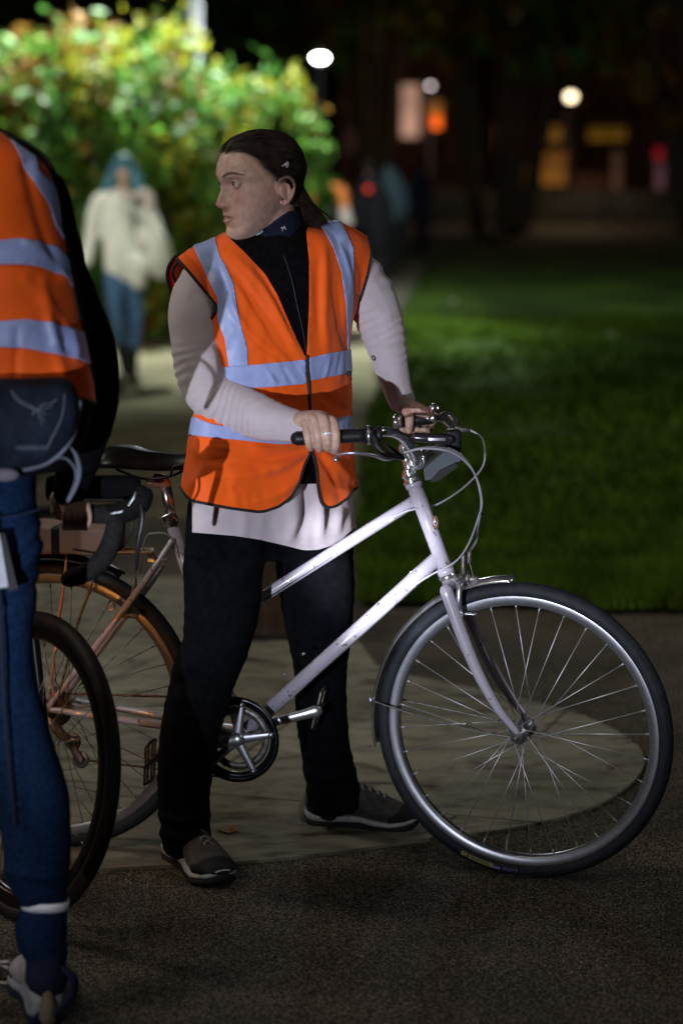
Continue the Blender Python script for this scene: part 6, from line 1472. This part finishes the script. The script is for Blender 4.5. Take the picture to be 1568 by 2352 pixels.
figure('walker with blue hair in a white fluffy jumper and blue jeans on the path', Yw, (284, 400), 19, [
    ('jumper', wool, [[(268, 452, Yw, 20), (272, 520, Yw, 36), (278, 590, Yw, 39), (278, 622, Yw, 37)], [(262, 458, Yw, 22), (228, 470, Yw, 22), (212, 540, Yw, 17), (196, 600, Yw - .1, 15)], [(305, 462, Yw, 22), (330, 475, Yw, 20), (352, 535, Yw - .1, 24), (330, 560, Yw - .3, 22)], [(312, 600, Yw - .1, 22), (318, 650, Yw - .1, 18)]], 0),
    ('jeans', dj, [[(264, 615, Yw, 24), (266, 690, Yw - .1, 21), (272, 745, Yw - .1, 16), (278, 790, Yw, 13)], [(300, 615, Yw, 24), (310, 690, Yw, 20), (314, 750, Yw, 15), (308, 800, Yw, 12)]], 0),
    ('boots', M['shoe_dark'], [[(278, 785, Yw, 13), (282, 830, Yw, 11), (286, 852, Yw, 10), (294, 858, Yw - .15, 9)], [(308, 795, Yw, 12), (306, 850, Yw, 11), (308, 862, Yw, 10), (316, 868, Yw - .15, 9)]], 0),
    ('scarf', mat('pale_scarf', (.62, .55, .52), .9), [[(270, 438, Yw - .12, 9), (300, 452, Yw - .16, 11), (335, 446, Yw - .1, 13), (345, 470, Yw - .1, 14)]], 0)],
    (mat('blue_hair', (.045, .17, .25), .6, var=.4, vscale=8), [[(284, 376, Yw + .02, 24), (262, 395, Yw + .02, 15), (250, 425, Yw, 14), (247, 442, Yw, 12)], [(284, 376, Yw + .02, 24), (306, 395, Yw + .03, 15), (318, 425, Yw + .02, 16), (322, 440, Yw, 12)]]))
# her white bag, carried on the arm
bagw = empty('shoulder_bag', at(352, 590, Yw - .2), 'bulky white tote bag carried on the arm of the blue haired walker', 'bag')
V, F = union([limb([(330, 520, Yw - .2, 20), (350, 560, Yw - .25, 34), (362, 600, Yw - .25, 34), (368, 622, Yw - .25, 24)], n=20)], .015, 3); mk('bag_body', V + vnorm(V, F) * (.03 * fbm(V, 4, 3, 2))[:, None], F, wool, bagw)
V, F = tube([at(300, 455, Yw - .2), at(312, 490, Yw - .27), at(335, 530, Yw - .28)], .012, n=8); mk('bag_strap', V, F, mat('teal_strap', (.25, .36, .34), .8), bagw)
Yc = 30.0
dk = mat('dark_clothes', (.016, .017, .020), .9)
figure('walker with an orange top and a dark rucksack just right of her hair', Yc, (716, 398), 15, [
    ('top', mat('orange_top', (.60, .17, .03), .8), [[(722, 425, Yc, 18), (732, 470, Yc, 30), (738, 530, Yc, 28)], [(740, 430, Yc, 14), (782, 440, Yc - .1, 13), (790, 475, Yc - .2, 11)]], 0),
    ('mitten', mat('pale_glove', (.65, .55, .46), .8), [[(790, 482, Yc - .2, 12), (796, 515, Yc - .2, 14)]], 0),
    ('rucksack', dk, [[(752, 440, Yc - .25, 13), (756, 500, Yc - .25, 17)]], 0),
    ('trousers', dk, [[(728, 525, Yc, 15), (730, 640, Yc, 10)], [(748, 525, Yc, 15), (752, 640, Yc, 10)]], 0)], (mat('fair_hair', (.25, .16, .10), .7), [[(720, 384, Yc, 17), (732, 400, Yc, 12)]]))
Yd = 33.0
fg = figure('cyclist in black with a small red rear light glowing on the back', Yd, (848, 392), 14, [
    ('coat', dk, [[(850, 415, Yd, 20), (858, 460, Yd, 32), (864, 520, Yd, 30), (868, 560, Yd, 24)], [(835, 425, Yd, 12), (818, 470, Yd, 10), (822, 520, Yd, 9)], [(870, 425, Yd, 12), (890, 470, Yd, 10), (895, 520, Yd, 9)]], 0),
    ('trousers', dk, [[(858, 550, Yd, 16), (862, 630, Yd, 10)], [(880, 550, Yd, 16), (884, 630, Yd, 10)]], 0)], (M['hair'], [[(848, 380, Yd, 15), (852, 395, Yd, 13)]]))
V, F = ellipsoid(at(845, 434, Yd - .35), (.04, .03, .04), n=14); V2 = lathe([(.0, 0), (.055, 0), (.055, .03), (0, .03)], at(845, 434, Yd - .33), (0, 1, 0), 16)
rl = empty('rear_light', at(845, 434, Yd - .33), 'small glowing red bicycle light clipped to the black clad cyclist', 'bicycle light'); mk('lens', V, F, emis('red_glow', (1, .05, .02), 1.0), rl); mk('housing', *V2, M['black_plastic'], rl)
Ye = 38.0
figure('distant walker in a blue grey jacket beside the black clad cyclist', Ye, (893, 378), 13, [
    ('jacket', mat('blue_grey_jacket', (.10, .17, .22), .8), [[(893, 398, Ye, 18), (902, 440, Ye, 26), (908, 490, Ye, 25)], [(905, 405, Ye, 12), (926, 440, Ye, 10), (930, 480, Ye, 9)], [(885, 405, Ye, 12), (878, 450, Ye, 10), (880, 480, Ye, 9)]], 0),
    ('trousers', dk, [[(900, 485, Ye, 15), (902, 590, Ye, 9)], [(918, 485, Ye, 14), (922, 590, Ye, 9)]], 0)], (M['hair'], [[(893, 366, Ye, 14), (896, 380, Ye, 12)]]))
Yf_ = 44.0
figure('distant walker in dark navy clothes further along the path', Yf_, (966, 390), 11, [
    ('jacket', M['navy'], [[(966, 405, Yf_, 15), (968, 440, Yf_, 20), (968, 480, Yf_, 19)], [(956, 410, Yf_, 9), (950, 450, Yf_, 8)], [(978, 410, Yf_, 9), (984, 450, Yf_, 8)]], 0),
    ('trousers', M['navy'], [[(962, 475, Yf_, 11), (962, 560, Yf_, 8)], [(976, 475, Yf_, 11), (976, 560, Yf_, 8)]], 0)], (M['hair'], [[(966, 380, Yf_, 12), (966, 392, Yf_, 10)]]))
